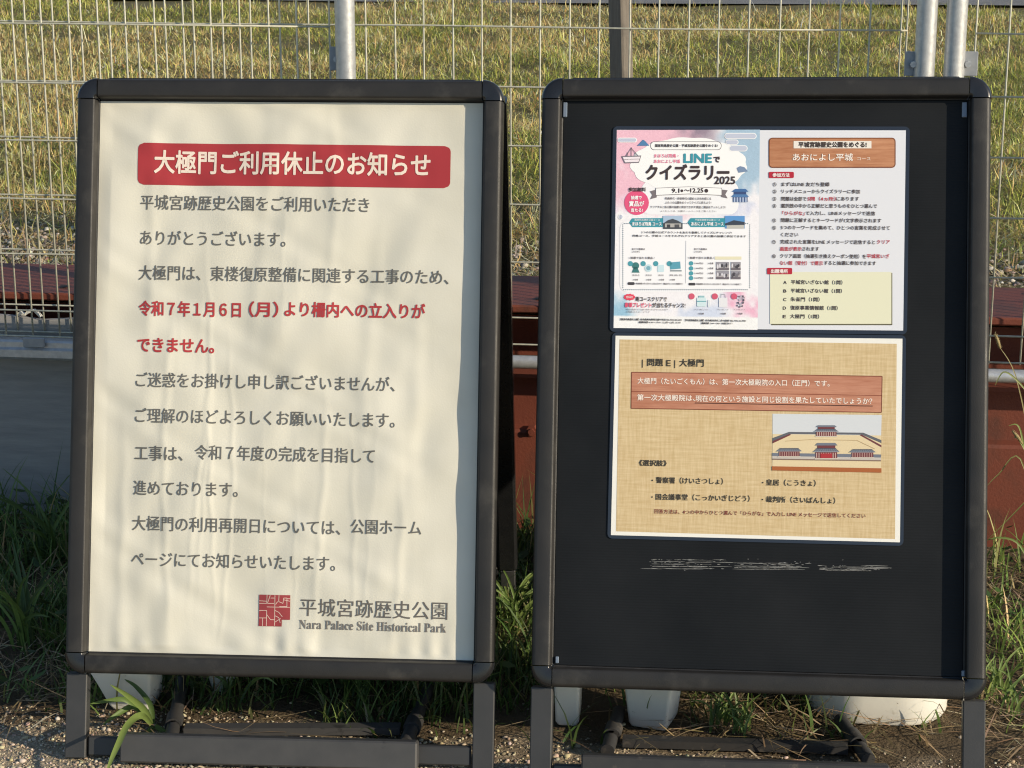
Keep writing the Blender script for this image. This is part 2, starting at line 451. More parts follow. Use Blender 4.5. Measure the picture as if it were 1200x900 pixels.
def field_grass():
    n = 560000
    y = 4.0 + 7.6 * rng.random(n) ** 1.25
    hw = .55 + .30 * y
    x = -.11 * y + (rng.random(n) * 2 - 1) * hw
    cl = smooth_noise(x + 50, y + 10, 3.1) * .5 + smooth_noise(x + 20, y, 9.0) * .5
    edge = np.clip((y - 4.25) / .6, 0, 1)
    keep = rng.random(n) < (.12 + .88 * edge) * np.clip(cl * 1.7, .2, 1)
    keep &= (y < 10.55 + .9 * (smooth_noise(x + 9, y * 0 + 3, 2.2) - .5))
    x, y, cl = x[keep], y[keep], cl[keep]; n = len(x)
    dry = smooth_noise(x + 33, y + 7, 1.3) * .55 + smooth_noise(x + 3, y + 3, 5.5) * .45
    isdry = rng.random(n) < np.clip((dry - .28) * 2.4, .14, .82)
    g = mixcol(n, [(.20, .24, .05), (.27, .30, .07), (.35, .34, .10), (.10, .14, .035)], [3, 4, 2, 2])
    s = mixcol(n, [(.55, .44, .21), (.46, .35, .16), (.64, .54, .31), (.36, .21, .085)], [4, 3, 2, 1])
    c = np.where(isdry[:, None], s, g)
    g2_ = smooth_noise(x + 70, y + 30, 14.0)
    c = 1.32 * c * np.array([1.08, 1.0, .84]) * (.55 + .9 * g2_)[:, None] * np.exp(rng.normal(0, .28, n))[:, None]     # old and young tufts differ in tone
    L = rng.gamma(5, .0062, n) * (.6 + .8 * cl)
    up = rng.random(n) ** 1.6
    pos = np.stack([x, y, fz(x, y) - .003 + up * .030 * (.35 + cl)], -1)
    lean = np.where(rng.random(n) < .12, np.abs(rng.normal(.55, .3, n)), rng.normal(1.42, .42, n))
    blades('field_grass', pos, L, rng.uniform(.0016, .0040, n) * (.7 + y * .06), rng.random(n) * 6.283, lean,
           rng.normal(0, 1.2, n), np.clip(c, .01, .8), M['leaf'], 2)
field_grass()

def pebbles(name, x, y, z, r, cols, m):
    t = (1 + 5 ** .5) / 2
    V0 = np.array([(-1, t, 0), (1, t, 0), (-1, -t, 0), (1, -t, 0), (0, -1, t), (0, 1, t), (0, -1, -t), (0, 1, -t), (t, 0, -1), (t, 0, 1), (-t, 0, -1), (-t, 0, 1)]) / 1.902
    F0 = np.array([(0, 11, 5), (0, 5, 1), (0, 1, 7), (0, 7, 10), (0, 10, 11), (1, 5, 9), (5, 11, 4), (11, 10, 2), (10, 7, 6), (7, 1, 8), (3, 9, 4), (3, 4, 2), (3, 2, 6), (3, 6, 8), (3, 8, 9), (4, 9, 5), (2, 4, 11), (6, 2, 10), (8, 6, 7), (9, 8, 1)])
    n = len(x)
    V = V0[None] * (1 + rng.normal(0, .16, (n, 12, 1))) * (r[:, None, None] * rng.uniform(.6, 1.25, (n, 1, 3)) * np.array([1, 1, .7]))
    a = rng.random(n) * 6.28; ca, sa = np.cos(a)[:, None], np.sin(a)[:, None]
    V = np.stack([V[..., 0] * ca - V[..., 1] * sa, V[..., 0] * sa + V[..., 1] * ca, V[..., 2]], -1)
    V += np.stack([x, y, z], -1)[:, None]
    F = (F0[None] + (np.arange(n) * 12)[:, None, None]).reshape(-1, 3)
    o = make(name, V.reshape(-1, 3), F, m, None, False, None, np.repeat(cols[:, None], 12, 1).reshape(-1, 3))
    o['kind'] = 'stuff'
    return o

def front_pebbles():
    n = 60000
    x = rng.uniform(-1.6, .9, n); y = 2.35 + .62 * rng.random(n)
    keep = rng.random(n) < np.clip((2.85 - y + .10 * (smooth_noise(x + 5, y + 5, 5.0) - .5)) / .12, .02, 1)
    x, y = x[keep], y[keep]; n = len(x)
    r = np.clip(rng.gamma(2.6, .00062, n), .0010, .0055)
    c = mixcol(n, [(.43, .355, .25), (.48, .405, .295), (.36, .29, .20), (.27, .22, .155), (.55, .49, .39)], [5, 3, 3, 1.0, .5])
    pebbles('gravel', x, y, gz(x, y) + r * .25, r, c, M['pebble'])
    n = 11000
    x = rng.uniform(-2.2, 1.2, n); y = 3.99 + np.abs(rng.normal(0, .28, n))
    r = np.clip(rng.gamma(3.0, .0014, n), .002, .011)
    c = mixcol(n, [(.42, .38, .32), (.30, .26, .21), (.55, .52, .46), (.16, .14, .12), (.28, .19, .12)], [3, 3, 2, 2, 2])
    pebbles('field_gravel', x, y, fz(x, y) + r * .3, r, c, M['pebble'])
front_pebbles()

def litter():
    n = 15000
    x = rng.uniform(-1.7, .95, n); y = rng.uniform(2.72, 3.64, n)
    keep = rng.random(n) < np.clip((y - 2.74) / .2, 0.03, 1) * np.where((x > -1.0) & (x < -.12), .25, 1) * np.clip(smooth_noise(x + 8, y + 4, 6.0) * 1.5, .1, 1)
    x, y = x[keep], y[keep]; n = len(x)
    c = mixcol(n, [(.40, .30, .17), (.24, .17, .09), (.52, .43, .28), (.12, .085, .05)], [3, 4, 1.5, 4])
    pos = np.stack([x, y, gz(x, y) + rng.uniform(.001, .018, n)], -1)
    blades('straw_litter', pos, rng.uniform(.02, .12, n), rng.uniform(.0014, .0042, n), rng.random(n) * 6.283, rng.normal(1.42, .16, n),
           rng.normal(.12, .25, n), c, M['straw'], 3)
    n = 5200
    x = rng.uniform(-2.2, 1.2, n); y = 4.0 + np.abs(rng.normal(0, .45, n))
    c = mixcol(n, [(.46, .37, .22), (.32, .24, .13), (.55, .47, .32), (.16, .11, .06)], [3, 4, 2, 2])
    pos = np.stack([x, y, fz(x, y) + rng.uniform(.001, .02, n)], -1)
    blades('field_litter', pos, rng.uniform(.02, .09, n), rng.uniform(.002, .005, n), rng.random(n) * 6.283, rng.normal(1.35, .2, n),
           rng.normal(.1, .3, n), c, M['straw'], 2)
litter()

def front_grass():
    # dark long grass along the fence, thicker at the left, thinner and taller in clumps at the right
    n = 46000
    x = rng.uniform(-1.9, .95, n); y = 2.80 + .80 * rng.random(n) ** .8
    cl = smooth_noise(x + 4, y + 8, 9.0)
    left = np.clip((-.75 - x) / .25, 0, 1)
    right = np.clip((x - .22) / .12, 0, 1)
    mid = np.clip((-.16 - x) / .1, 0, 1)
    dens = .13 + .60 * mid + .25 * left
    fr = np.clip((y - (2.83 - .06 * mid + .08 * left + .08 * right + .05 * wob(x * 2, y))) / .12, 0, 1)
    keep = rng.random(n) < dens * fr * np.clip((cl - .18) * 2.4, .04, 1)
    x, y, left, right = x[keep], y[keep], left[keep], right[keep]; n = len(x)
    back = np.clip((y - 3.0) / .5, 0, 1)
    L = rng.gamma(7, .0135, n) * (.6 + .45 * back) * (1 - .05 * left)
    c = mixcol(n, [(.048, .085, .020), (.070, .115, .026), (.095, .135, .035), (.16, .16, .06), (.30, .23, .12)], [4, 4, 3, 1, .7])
    c = c * (1.25 + 1.2 * right + .4 * left)[:, None] * np.array([1, 1, 1]) + right[:, None] * np.array([.02, .01, 0])  # sunlight on the right-hand weeds is put into their blade colour
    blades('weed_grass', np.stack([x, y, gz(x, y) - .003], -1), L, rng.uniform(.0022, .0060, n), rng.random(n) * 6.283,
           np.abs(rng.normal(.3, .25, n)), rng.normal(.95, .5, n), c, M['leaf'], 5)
    # low round-leaved ground cover
    n = 3400
    x = rng.uniform(-1.9, .9, n); y = rng.uniform(2.9, 3.62, n)
    keep = (rng.random(n) < np.clip((smooth_noise(x + 14, y + 2, 7.0) - .35) * 3, 0, 1)) & ((x < -.3) | (y > 3.3))
    x, y = x[keep], y[keep]; n = len(x)
    a = rng.random(n) * 6.28; tl = rng.normal(.4, .35, n)
    r = rng.uniform(.005, .014, n) * np.where(x > -.2, .6, 1); z = gz(x, y) + rng.uniform(.01, .075, n)
    k = 7; th = np.linspace(0, 2 * np.pi, k, endpoint=False)
    px = np.cos(th)[None] * r[:, None] * 1.25; py = np.sin(th)[None] * r[:, None] * .85
    X = px * np.cos(a)[:, None] - py * np.sin(a)[:, None]; Y = px * np.sin(a)[:, None] + py * np.cos(a)[:, None]
    Z = px * np.sin(tl)[:, None] + z[:, None] - np.abs(py) * .25
    V = np.stack([X + x[:, None], Y + y[:, None], Z], -1)
    F = np.arange(n * k).reshape(n, k)
    c = mixcol(n, [(.050, .095, .026), (.072, .125, .034), (.036, .066, .02)], [3, 2, 2])
    o = make('clover_cover', V.reshape(-1, 3), F, M['leaf'], None, True, None, np.repeat(c[:, None], k, 1).reshape(-1, 3)); o['kind'] = 'stuff'
front_grass()

# ------------------------------------------------------------------ steel beams, board, rail
XL, XR = -4.2, 3.2
def lower_beam():
    t = tag(empty('steel_beam', (0, 3.70, 0)), 'rusty red steel beam lying on the ground under the fence rail', 'steel beam')
    mb = MB(); y0 = 3.70
    prof = [(0, 0), (0, .222), (.004, .228), (.022, .232), (.022, .326), (.006, .329), (.006, .337), (.05, .337), (.05, 0)]
    mb.extrude(prof, lambda i, p: (XL if i == 0 else XR, p[0], p[1]), 2)
    fix_normals(mb.build('web', M['rust'], t))
    for px, py in ((623, 505),):
        P = on_y(px, py, y0); b = MB()
        b.tube([(P[0], .012, P[2]), (P[0], -.004, P[2])], .011, 6); b.tube([(P[0], .0, P[2]), (P[0], -.010, P[2])], .006, 10)
        fix_normals(b.build('bolt', M['rust'], t))
lower_beam()

def upper_beam():
    t = tag(empty('steel_beam', (0, 3.72, .337)), 'rusty red flanged steel beam with bolt holes at the edge of the field', 'steel beam')
    mb = MB()
    mb.box(XL, XR, .0, .265, .113, .128, .003)
    mb.build('top_flange', M['rust'], t)
    mb = MB(); mb.box(XL, XR, .125, .137, .0, .113); mb.build('web', M['rust'], t)
    x = XL + .1
    h = MB()
    while x < XR:
        for yy in (.055, .205):
            n = 14
            v = [(x + .010 * math.cos(6.283 * k / n), yy + .010 * math.sin(6.283 * k / n), .1305) for k in range(n)]
            h.add(v, [tuple(range(n))])  # flat dark disc painted for the shade inside each hole
        x += .31
    h.build('hole_shade_discs', M['hole'], t)
upper_beam()

def board():
    x0, x1 = -4.1, -.86
    t = tag(empty('timber_board', (x0, 3.672, 0)), 'weathered grey board standing on edge under the fence at left', 'board')
    xs = np.linspace(0, x1 - x0, 120)
    top = .427 + .0035 * np.sin(xs * 31) + rng.normal(0, .0012, len(xs))
    v, F = [], []
    for x, z in zip(xs, top):
        v += [(x, 0, -.02), (x, 0, z), (x, .012, z), (x, .012, -.02)]
    for i in range(len(xs) - 1):
        for k in range(4):
            F.append((4 * i + k, 4 * i + (k + 1) % 4, 4 * i + 4 + (k + 1) % 4, 4 * i + 4 + k))
    F += [(3, 2, 1, 0), tuple(4 * (len(xs) - 1) + k for k in range(4))]
    fix_normals(make('board_face', v, F, M['plywood'], t))
board()

RZ, RY = .3765, 3.64
def rail():
    t = tag(empty('fence_rail', (0, RY, RZ)), 'long galvanised pipe running along the foot of the mesh fence', 'fence rail')
    mb = MB(); mb.tube([(XL, 0, 0), (XR, 0, 0)], .0125, 16)
    smooth_by_angle(mb.build('pipe', M['galv'], t))
    xa = on_y(300, 410, RY)[0]
    mb = MB()                                       # folded channel clipped over the pipe at the left
    prof = [(-.016, -.019), (-.019, -.014), (-.019, .000), (-.013, .004), (-.013, .014), (-.010, .018), (.012, .018), (.012, -.019)]
    mb.extrude(prof, lambda i, p: (XL if i == 0 else xa, p[0], p[1]), 2)
    fix_normals(mb.build('channel', M['galv'], t))
    P = on_y(40, 401, RY - .02)
    mb = MB(); mb.box(P[0] - .021, P[0] + .021, -.024, -.018, P[2] - RZ - .010, P[2] - RZ + .009, .0015)
    mb.build('clip', M['galv_old'], t)
rail()

# ------------------------------------------------------------------ mesh fence panels and their posts
ROWS = [.4035, .454] + [.454 + .1065 * k for k in range(1, 15)]
def fence_panel(label, Y, xs, x0, x1, posts, brackets):
    t = tag(empty('mesh_fence', (xs[0], Y, RZ)), label, 'fence', 'mesh fence panels')
    xo = xs[0]; mb = MB()
    ztop = ROWS[-1] + .03
    for x in xs:
        j = random.uniform(-.0012, .0012)
        mb.tube([(x - xo, 0, ROWS[0] - RZ - .003), (x - xo + j, random.uniform(-.002, .002), .5), (x - xo, 0, ztop - RZ)], .0018, 6)
    for z in ROWS:
        k = [(x0 - xo + (x1 - x0) * q / 6, -.0034 + random.uniform(-.001, .001), z - RZ + random.uniform(-.0015, .0015)) for q in range(7)]
        mb.tube(k, .0017, 6)
    mb.build('wire_mesh', M['wire'], t, True)
    for x in posts:
        mb = MB(); mb.tube([(x - xo, -.028 - (Y - 3.63), -RZ), (x - xo, -.028 - (Y - 3.63), 1.75)], .0178, 20)
        po = smooth_by_angle(mb.build('post', M['galv'], t))
        mb = MB(); mb.tube([(x - xo, -.028 - (Y - 3.63), 1.75), (x - xo, -.028 - (Y - 3.63), 1.768)], .0195, 20)
        smooth_by_angle(mb.build('cap', M['galv_old'], po))
    for (xa, xb, zc, xbolt) in brackets:
        for dz in (0, -.44, .75):
            mb = MB(); mb.box(xa - xo, xb - xo, -.026 - (Y - 3.63), -.022 - (Y - 3.63), zc + dz - RZ - .021, zc + dz - RZ + .021, .001)
            br = mb.build('bracket', M['galv_old'], t)
            mb = MB(); mb.tube([(xbolt - xo, -.026 - (Y - 3.63), zc + dz - RZ), (xbolt - xo, -.036 - (Y - 3.63), zc + dz - RZ)], .0055, 8)
            mb.build('bolt', M['galv'], br)
YF, YB = 3.630, 3.668
X_ = lambda px, py, Y: float(on_y(px, py, Y)[0])
sp = .0524
a0 = X_(14, 0, YF); aend = X_(385.6, 0, YF)
xsA = [a0 + sp * k for k in range(-40, 11)] + [aend]
pA = X_(404.5, 45, 3.602)
fence_panel('left mesh fence panel in front, overlapping the middle panel', YF, xsA, xsA[0], aend, [pA],
            [(X_(386, 70, 3.602), X_(399, 70, 3.602), float(on_y(392, 69, 3.602)[2]), X_(395, 70, 3.602))])
b0 = X_(428, 0, YB); bend = X_(1065, 0, YB)
nb = int((bend - b0) / .0527)
xsB = [b0 + .0527 * k for k in range(-30, nb + 1)] + [bend]
pB = X_(1085, 45, 3.602)
fence_panel('middle mesh fence panel standing behind both sign boards', YB, xsB, xsB[0], bend, [pB],
            [(X_(1060, 76, 3.602), X_(1076, 76, 3.602), float(on_y(1068, 75, 3.602)[2]), X_(1070, 75, 3.602))])
c0 = X_(1146.5, 0, YF)
xsC = [c0 + .0555 * k for k in range(0, 40)]
pC = X_(1120, 45, 3.602)
fence_panel('right mesh fence panel beginning at the rightmost galvanised post', YF, xsC, xsC[0], xsC[-1], [pC],
            [(X_(1130, 76, 3.602), X_(1146, 76, 3.602), float(on_y(1136, 75, 3.602)[2]), X_(1134, 74, 3.602))])

def wooden_post():
    P = on_y(735, 90, 4.75)
    t = tag(empty('timber_post', (P[0], 4.75, FZ - .02), R(-33)), 'grey weathered square timber post standing in the field behind the fence', 'post')
    mb = MB(); w = .0205
    t.rotation_euler = (0, R(-2.6), R(-33))
    mb.box(-w, w, -w, w, 0, 1.3, .004)
    mb.build('shaft', M['timber'], t)
    mb = MB(); v = [(-w, -w, 1.3), (w, -w, 1.3), (w, w, 1.3), (-w, w, 1.3), (0, 0, 1.325)]
    mb.add(v, [(0, 1, 4), (1, 2, 4), (2, 3, 4), (3, 0, 4)]); mb.build('cap', M['timber'], t)
wooden_post()

# ------------------------------------------------------------------ sign stands
HW = .287
RAIL = [(-.0004, -.010), (.0000, .0005), (.0016, .0012), (.0030, .0178), (.0042, .0192), (.0062, .0198), (.0235, .0200), (.0266, .0190), (.0290, .0160), (.0302, .0110), (.0302, -.010)]

def sign_stand(label, P, H, HW, dust, plate):
    hh = H / 2
    base = P.c - P.eu * (hh + .16)
    t = tag(empty('sign_stand', (float(P.c[0]), float(P.c[1]) + .12, 0), P.yaw), label, 'sign stand', 'A-frame sign stands')
    inv = mat_of(t).inverted(); X = inv @ P.M                     # face -> root
    # the back half leans the other way about the hinge at the top
    top = P.c + P.eu * (hh + .022) - P.n * .022
    B = Plane(P.c, 0, 0, 0)
    def half(rails, kind):
        pass
    A = MB(); A.box(-HW, HW, -hh, hh, -.0145, -.0085); A.build('backboard', M['black'], t, xf=X)
    for side in (-1, 1):
        m = MB(); m.extrude(RAIL, lambda i, p: (side * (HW + p[0]), (-hh + .0012 if i == 0 else hh - .0012), p[1]), 2)
        smooth_by_angle(fix_normals(m.build('side_rail', M['frame'], t, xf=X)), 50)
        m = MB(); m.extrude(RAIL, lambda i, p: ((-HW + .0012 if i == 0 else HW - .0012), side * (hh + p[0]), p[1]), 2)
        smooth_by_angle(fix_normals(m.build('cross_rail', M['frame'], t, xf=X)), 50)
    for sx in (-1, 1):
        for sy in (-1, 1):
            m = MB(); NS = 10
            cp = [(p[0] * 1.03 + .0002, p[1] + (.0010 if p[1] > .005 else 0)) for p in RAIL]
            def place(i, p, sx=sx, sy=sy):
                a = math.pi / 2 * i / (NS - 1)
                return (sx * (HW + .0002 + p[0] * math.cos(a)), sy * (hh + .0002 + p[0] * math.sin(a)), p[1])
            m.extrude(cp, place, NS)
            smooth_by_angle(fix_normals(m.build('corner_piece', M['corner'], t, xf=X)), 50)
    # hinge ridge on top
    m = MB(); m.box(-HW + .01, HW - .01, hh + .020, hh + .0335, -.030, .006, .004); m.build('hinge_strip', M['black'], t, xf=X)
    # front legs, straight on down from the side rails to the ground
    for side in (-1, 1):
        a = side * (HW + .0155)
        foot = P.c + P.ex * a; 
        zb = (foot[2]) / P.eu[2]                                  # length down to z = 0
        m = MB(); m.box(a - .0156, a + .0156, -zb + .001, -hh - .0315, -.018, .004, .0015)
        m.build('leg', M['leg'], t, xf=X)
    # back half
    Rm = Matrix(); 
    tl = math.acos(max(-1, min(1, P.eu[2])))
    hinge = Vector(top)
    yawM = Matrix.Rotation(P.yaw, 4, 'Z')
    tilt = Matrix.Rotation(R(16.5), 4, 'X')                        # leans its foot to +Y
    XB = inv @ Matrix.Translation(hinge) @ yawM @ tilt
    # local frame of the back half: x right, z down negative, y outwards (back)
    L = 2 * hh + .05
    m = MB(); m.box(-HW, HW, -.006, .004, -L, -.01); m.build('back_panel', M['black'], t, xf=XB)
    for side in (-1, 1):
        m = MB(); m.box(side * (HW + .0155) - .0165, side * (HW + .0155) + .0165, -.012, .016, -L - .01, -.012, .004); m.build('back_rail', M['corner'], t, xf=XB)
        zlen = hinge.z / math.cos(R(16.5))
        m = MB(); m.box(side * (HW + .0155) - .0125, side * (HW + .0155) + .0125, -.010, .008, -zlen + .012, -L - .0105, .0015); m.build('back_leg', M['leg'], t, xf=XB)
    m = MB(); m.box(-HW, HW, -.012, .016, -L - .022, -L - .0005, .004); m.build('back_cross_rail', M['corner'], t, xf=XB)
    # base: cross bar between the legs, cover plate in front of it, spreaders running back and the bar joining them
    zb0 = P.c[2] / P.eu[2]
    m = MB(); m.box(-HW + .0025, HW - .0025, -zb0 + .006, -zb0 + .034, -.016, .000, .002); m.build('cross_bar', M['leg'], t, xf=X)
    pa, pb = P.at(*plate[0])[0], P.at(*plate[1])[0]
    m = MB(); m.box(pa, pb, -zb0 + .002 + plate[6], -zb0 + .043 + plate[6], .0015, .030, .0025); m.build('cover_plate', dust, t, xf=X)
    fl = inv @ Vector(on_z(*plate[2], .012)); fr = inv @ Vector(on_z(*plate[3], .012))
    rl = inv @ Vector(on_z(*plate[4], .012)); rr = inv @ Vector(on_z(*plate[5], .012))
    for q0, q1 in ((fl, rl), (fr, rr)):
        d = (q1 - q0).normalized()
        e = q0 + d * ((q1 - q0).length + plate[7])
        m = MB(); m.tube([tuple(q0), tuple(q0 + d * .06), tuple(q1), tuple(e)], [.0105, .0105, .0105, .0105], 10)
        m.tube([tuple(q0 + d * .05), tuple(q0 + d * .085)], .0135, 12)
        smooth_by_angle(m.build('spreader', M['dusty'], t))
    m = MB(); bl, brr = fl + (rl - fl) * 1.0, fr + (rr - fr) * 1.0
    mid0 = (bl.x + .018, bl.y, .004); mid1 = (brr.x - .018, brr.y, .004)
    v = []
    for (x, y, z) in (mid0, mid1):
        v += [(x, y - .010, z), (x, y - .010, z + .012), (x, y + .010, z + .012), (x, y + .010, z)]
    m.add(v, [(0, 1, 2, 3), (7, 6, 5, 4), (0, 4, 5, 1), (1, 5, 6, 2), (2, 6, 7, 3), (3, 7, 4, 0)])
    m.build('spreader_bar', dust, t)
    return t

P1 = Plane((-0.6657, 2.8656, 0.5453), 2.5101, 16.7553, .2092); H1 = .8204
K2 = 1.013
P2 = Plane((0.0300 * K2, 2.8256 * K2, CAM_H + (0.5685 - CAM_H) * K2), -.5029, 17.9247, 1.049); H2 = .8110 * K2
sign_stand('black A-frame sign stand holding the white closure notice', P1, H1, HW, M['dusty_grey'],
           [(146, 880), (491, 885), (200, 868), (475, 872), (203, 853), (483, 853), 0.0, .20])
sign_stand('black A-frame sign stand with dark board and two laminated sheets', P2, H2, HW * K2, M['dusty'],
           [(683, 890), (1041, 900), (712, 880), (1018, 890), (716, 866), (1008, 876), .010, .10])

# board face of the second stand (a part of that stand) with its chalky scuffs and corner clips
stand2 = [o for o in bpy.data.objects if o.get('label', '').startswith('black A-frame sign stand with dark')][0]
X2 = mat_of(stand2).inverted() @ P2.M
def part_on_face(name, v, f, m, stand, P, smooth=False):
    o = make(name, v, f, m, stand, smooth)
    o.matrix_local = mat_of(stand).inverted() @ P.M
    return o
mb = MB(); mb.box(-HW * K2 + .0008, HW * K2 - .0008, -H2 / 2 + .0008, H2 / 2 - .0008, -.0044, 0)
bo = part_on_face('board_face', mb.v, mb.f, M['board'], stand2, P2)
mb = MB()
for (px0, px1, n, ytop, ybot) in ((762, 856, 110, 655, 668), (858, 952, 95, 659, 668), (958, 1034, 80, 662, 669), (750, 1056, 20, 655, 669)):
    for k in range(n):
        cx = random.uniform(px0, px1) if random.random() < .6 else random.gauss((px0 + px1) / 2, (px1 - px0) / 5)
        cy = ytop + (ybot - ytop) * (random.randrange(5) + random.gauss(.5, .12)) / 5 if n > 20 else random.uniform(ytop, ybot)
        ln = random.choice([1.5, 2, 3, 3, 4, 5, 7, 10, 16, 26]) if n > 20 else random.uniform(1.5, 3)
        a, b = P2.at(max(px0, min(px1, cx)), cy + (cx - 900) * .004); l = ln * .00125 / 2; w = random.uniform(.00012, .00042)
        z = .0003
        mb.add([(a - l, b - w * .4, z), (a - l * .3, b - w, z), (a + l, b - w * .3, z), (a + l * .9, b + w * .4, z), (a, b + w, z), (a - l * .8, b + w * .5, z)], [(0, 1, 2, 3, 4, 5)])
part_on_face('chalk_scuff', mb.v, mb.f, M['chalk'], bo, P2).matrix_local = Matrix.Identity(4)
for px, py, w, h in ((662.5, 129, 5, 18), (1130, 129, 6, 18), (1128.5, 789, 4, 7), (653, 773, 4, 8)):
    a, b = P2.at(px, py); mb = MB(); w *= .00121; h *= .00121
    mb.box(a - w / 2, a + w / 2, b - h / 2, b + h / 2, .0004, .004, .0008)
    part_on_face('corner_clip', mb.v, mb.f, M['tape'], stand2, P2)

# ------------------------------------------------------------------ printing: text and flat printed shapes on a sheet
_fc = bpy.data.curves.new('lettering', 'FONT')
_fo = bpy.data.objects.new('lettering', _fc); COL.objects.link(_fo)
def glyphs(s, bold, res, ratio):
    _fc.body = s; _fc.size = 1; _fc.offset = bold; _fc.resolution_u = res
    dg = bpy.context.evaluated_depsgraph_get(); dg.update()
    me = bpy.data.meshes.new_from_object(_fo.evaluated_get(dg))
    v = np.zeros(len(me.vertices) * 3, np.float32); me.vertices.foreach_get('co', v)
    f = [tuple(p.vertices) for p in me.polygons]
    bpy.data.meshes.remove(me)
    return v.reshape(-1, 3).astype(float), f

class Sheet:
    """a printed sheet: crop pixels -> face coordinates; everything printed is a child of the sheet's root"""
    def __init__(s, root, P, ox, oy, k, ang, lift, warp=None):
        s.root, s.P, s.ox, s.oy, s.k, s.ang, s.lift, s.warp = root, P, ox, oy, k, ang, lift, warp
        s.layer = 0
    def ab(s, X, Y): return s.P.at(s.ox + X / s.k, s.oy + Y / s.k)
    def _z(s, v, layer):
        v = np.asarray(v, float).copy()
        v[:, 2] = s.lift + layer * .00012
        if s.warp is not None: v[:, 2] += s.warp(v[:, 0], v[:, 1])
        return v
    def text(s, body, X0, X1, Y, em, col, bold=.0, layer=8, name='text_line', parent=None, res=3, latin=False):
        v, f = glyphs(body, 0, res, 0)
        if len(v) == 0: return
        dz = np.zeros(len(v))
        if bold > .004:                                            # heavier strokes: the outline laid over itself, nudged
            nd = 8 if em > 26 or res > 2 else 4
            vs, fs, zs = [v], list(f), [dz]
            for k in range(nd):
                th = 6.2832 * k / nd; vs.append(v + np.array([math.cos(th), math.sin(th), 0]) * bold)
                fs += [tuple(i + len(v) * (k + 1) for i in q) for q in f]; zs.append(dz + .000004 * (k + 1))
            v, f, dz = np.concatenate(vs), fs, np.concatenate(zs)
        a0, b0 = s.ab(X0, Y); a1, b1 = s.ab(X1, Y)
        w = math.hypot(a1 - a0, b1 - b0); unit = w / (X1 - X0)
        xmin, xmax = v[:, 0].min(), v[:, 0].max()
        sx = w / max(xmax - xmin, 1e-4); sy = em * unit
        cy = .36
        x = (v[:, 0] - (xmin + xmax) / 2) * sx; y = (v[:, 1] - cy) * sy
        c, sn = math.cos(s.ang), math.sin(s.ang)
        V = np.stack([(a0 + a1) / 2 + x * c - y * sn, (b0 + b1) / 2 + x * sn + y * c, 0 * x], -1)
        Vz = s._z(V, layer); Vz[:, 2] += dz
        return make(name, Vz, f, M['ink'], parent or s.root, False, None, np.tile(lin(col), (len(V), 1)))
    def polys(s, name, items, layer=2, parent=None, m=None, whole=False):
        """items: (points in crop px, colour[, extra layer])"""
        groups = []
        for it in items:                                           # a shape and the details lying on it make one piece
            if whole or (len(it) > 2 and it[2] > 0 and groups): (groups[-1] if groups else groups.append([]) or groups[-1]).append(it)
            else: groups.append([it])
        if len(groups) > 1 and not whole:
            return [s.polys(name, g, layer, parent, m, True) for g in groups][0]
        mb = MB()
        for it in items:
            pts, c = it[0], it[1]; ly = layer + (it[2] if len(it) > 2 else 0)
            V = s._z(np.array([(*s.ab(*q), 0) for q in pts]), ly)
            A = sum(V[i][0] * V[(i + 1) % len(V)][1] - V[(i + 1) % len(V)][0] * V[i][1] for i in range(len(V)))
            if A < 0: V = V[::-1]
            mb.add(V, [tuple(range(len(V)))], lin(c))
        return mb.build(name, m or M['ink'], parent or s.root, False, None, m is None)

def rrect(x0, y0, x1, y1, r, n=5):
    p = []
    for cx, cy, a in ((x1 - r, y0 + r, -90), (x1 - r, y1 - r, 0), (x0 + r, y1 - r, 90), (x0 + r, y0 + r, 180)):
        for k in range(n + 1):
            t = R(a + 90 * k / n); p.append((cx + r * math.cos(t), cy + r * math.sin(t)))
    return p
def rect(x0, y0, x1, y1): return [(x0, y0), (x1, y0), (x1, y1), (x0, y1)]
def disc(x, y, r, n=24, ry=None): return [(x + r * math.cos(6.2832 * k / n), y + (ry or r) * math.sin(6.2832 * k / n)) for k in range(n)]
def stroke(pts, w):
    out = []
    for (x0, y0), (x1, y1) in zip(pts[:-1], pts[1:]):
        d = math.hypot(x1 - x0, y1 - y0) or 1; nx, ny = -(y1 - y0) / d * w / 2, (x1 - x0) / d * w / 2
        out.append([(x0 + nx, y0 + ny), (x1 + nx, y1 + ny), (x1 - nx, y1 - ny), (x0 - nx, y0 - ny)])
    return out

